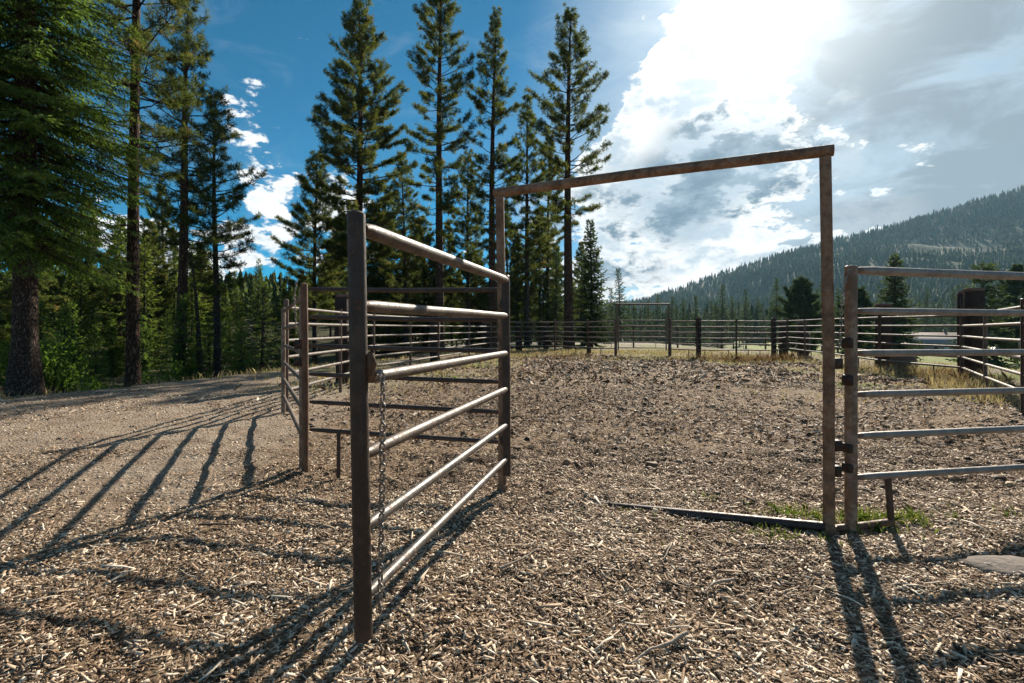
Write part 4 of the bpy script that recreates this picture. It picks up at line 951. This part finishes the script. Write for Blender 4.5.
for k, f in enumerate((1, .98, .95)): g.put(cmb.inputs[k], g.m('MULTIPLY', glow, f))
hsv = nt.nodes.new('ShaderNodeHueSaturation'); hsv.inputs['Hue'].default_value = .48; hsv.inputs['Saturation'].default_value = 1.75; hsv.inputs['Value'].default_value = .72; g.put(hsv.inputs['Color'], sky.outputs[0])
veiln = g.sm(g.noise(g.scale(D, (1, 1.6, 3.2)), 5, 7, .65, .8), .50, .72)
veil = g.m('MULTIPLY', veiln, g.m('ADD', .10, g.m('MULTIPLY', g.sm(sepz(D)[0], -.05, .4), .35)))
soft = g.noise(g.scale(D, (1, 1.2, 2.6)), 5.2, 8, .58, .45)
sheet = g.m('MULTIPLY', addall([blob(1000, 80, 290, 1.15), blob(1020, 220, 110, .35)]), g.sm(soft, .34, .60), None, True)
vcol = g.mix(sheet, (3.7, 4.7, 5.6), (2.3, 2.8, 3.2))
vfac = g.m('MULTIPLY', addall([blob(900, 60, 330, 1.4), blob(700, 260, 220, .35)]), g.m('ADD', .62, g.m('MULTIPLY', g.sm(soft, .3, .7), .5)), None, True)
base = g.mix(vfac, g.mix(veil, hsv.outputs[0], (5.6, 6.3, 6.9)), vcol)
col = g.mix(mask, base, ccol)
vadd = g.mix(1, col, cmb.outputs[0], 'ADD')
g.put(bg.inputs['Color'], vadd); bg.inputs['Strength'].default_value = .064

L_ = bpy.data.lights.new('sun', 'SUN'); L_.energy = 5.0; L_.angle = R(.55); L_.color = (1, .91, .77)
so = bpy.data.objects.new('sun', L_); C.objects.link(so); so.rotation_euler = Vector(SUN).to_track_quat('Z', 'Y').to_euler()

HAZE = 0.00008
if HAZE:
    m = bpy.data.materials.new('thin air'); m.use_nodes = True; nt2 = m.node_tree; nt2.nodes.remove(nt2.nodes['Principled BSDF'])
    pv = nt2.nodes.new('ShaderNodeVolumePrincipled'); pv.inputs['Color'].default_value = (.42, .74, 1, 1); pv.inputs['Density'].default_value = HAZE; pv.inputs['Anisotropy'].default_value = .25
    nt2.links.new(pv.outputs[0], nt2.nodes['Material Output'].inputs['Volume'])
    try: m.cycles.homogeneous_volume = True
    except Exception: pass
    zlo = min(float(Z.min()), float(Z2.min()))-1; zhi = max(float(Z2.max())+30, 60)
    x0, x1, y0, y1 = gx[0]-10, max(gx[-1], mx_[-1])+10, gy[0]-10, 1520
    mb = MB(); mb.box(((x0+x1)/2, (y0+y1)/2, (zlo+zhi)/2), (x1-x0, y1-y0, zhi-zlo)); hz = mb.build('haze', m, smooth=False); tag(hz, 'thin blue haze in the air over the valley', 'haze', kind='stuff')

cam = bpy.data.cameras.new('camera'); co = bpy.data.objects.new('camera', cam); C.objects.link(co)
co.location = (0, 0, EYE); co.rotation_euler = (R(90), 0, 0); cam.lens = 18; cam.sensor_width = 36; cam.shift_y = -13.5/1024
cam.clip_start = .05; cam.clip_end = 6000
S.camera = co
S.view_settings.view_transform = 'Standard'; S.view_settings.look = 'None'; S.view_settings.gamma = 1; S.view_settings.exposure = 1.0
S.cycles.use_denoising = True
S.cycles.max_bounces = 6; S.cycles.diffuse_bounces = 3; S.cycles.transmission_bounces = 4; S.cycles.volume_bounces = 0; S.cycles.sample_clamp_indirect = 6
S.cycles.use_adaptive_sampling = True; S.cycles.adaptive_threshold = .02
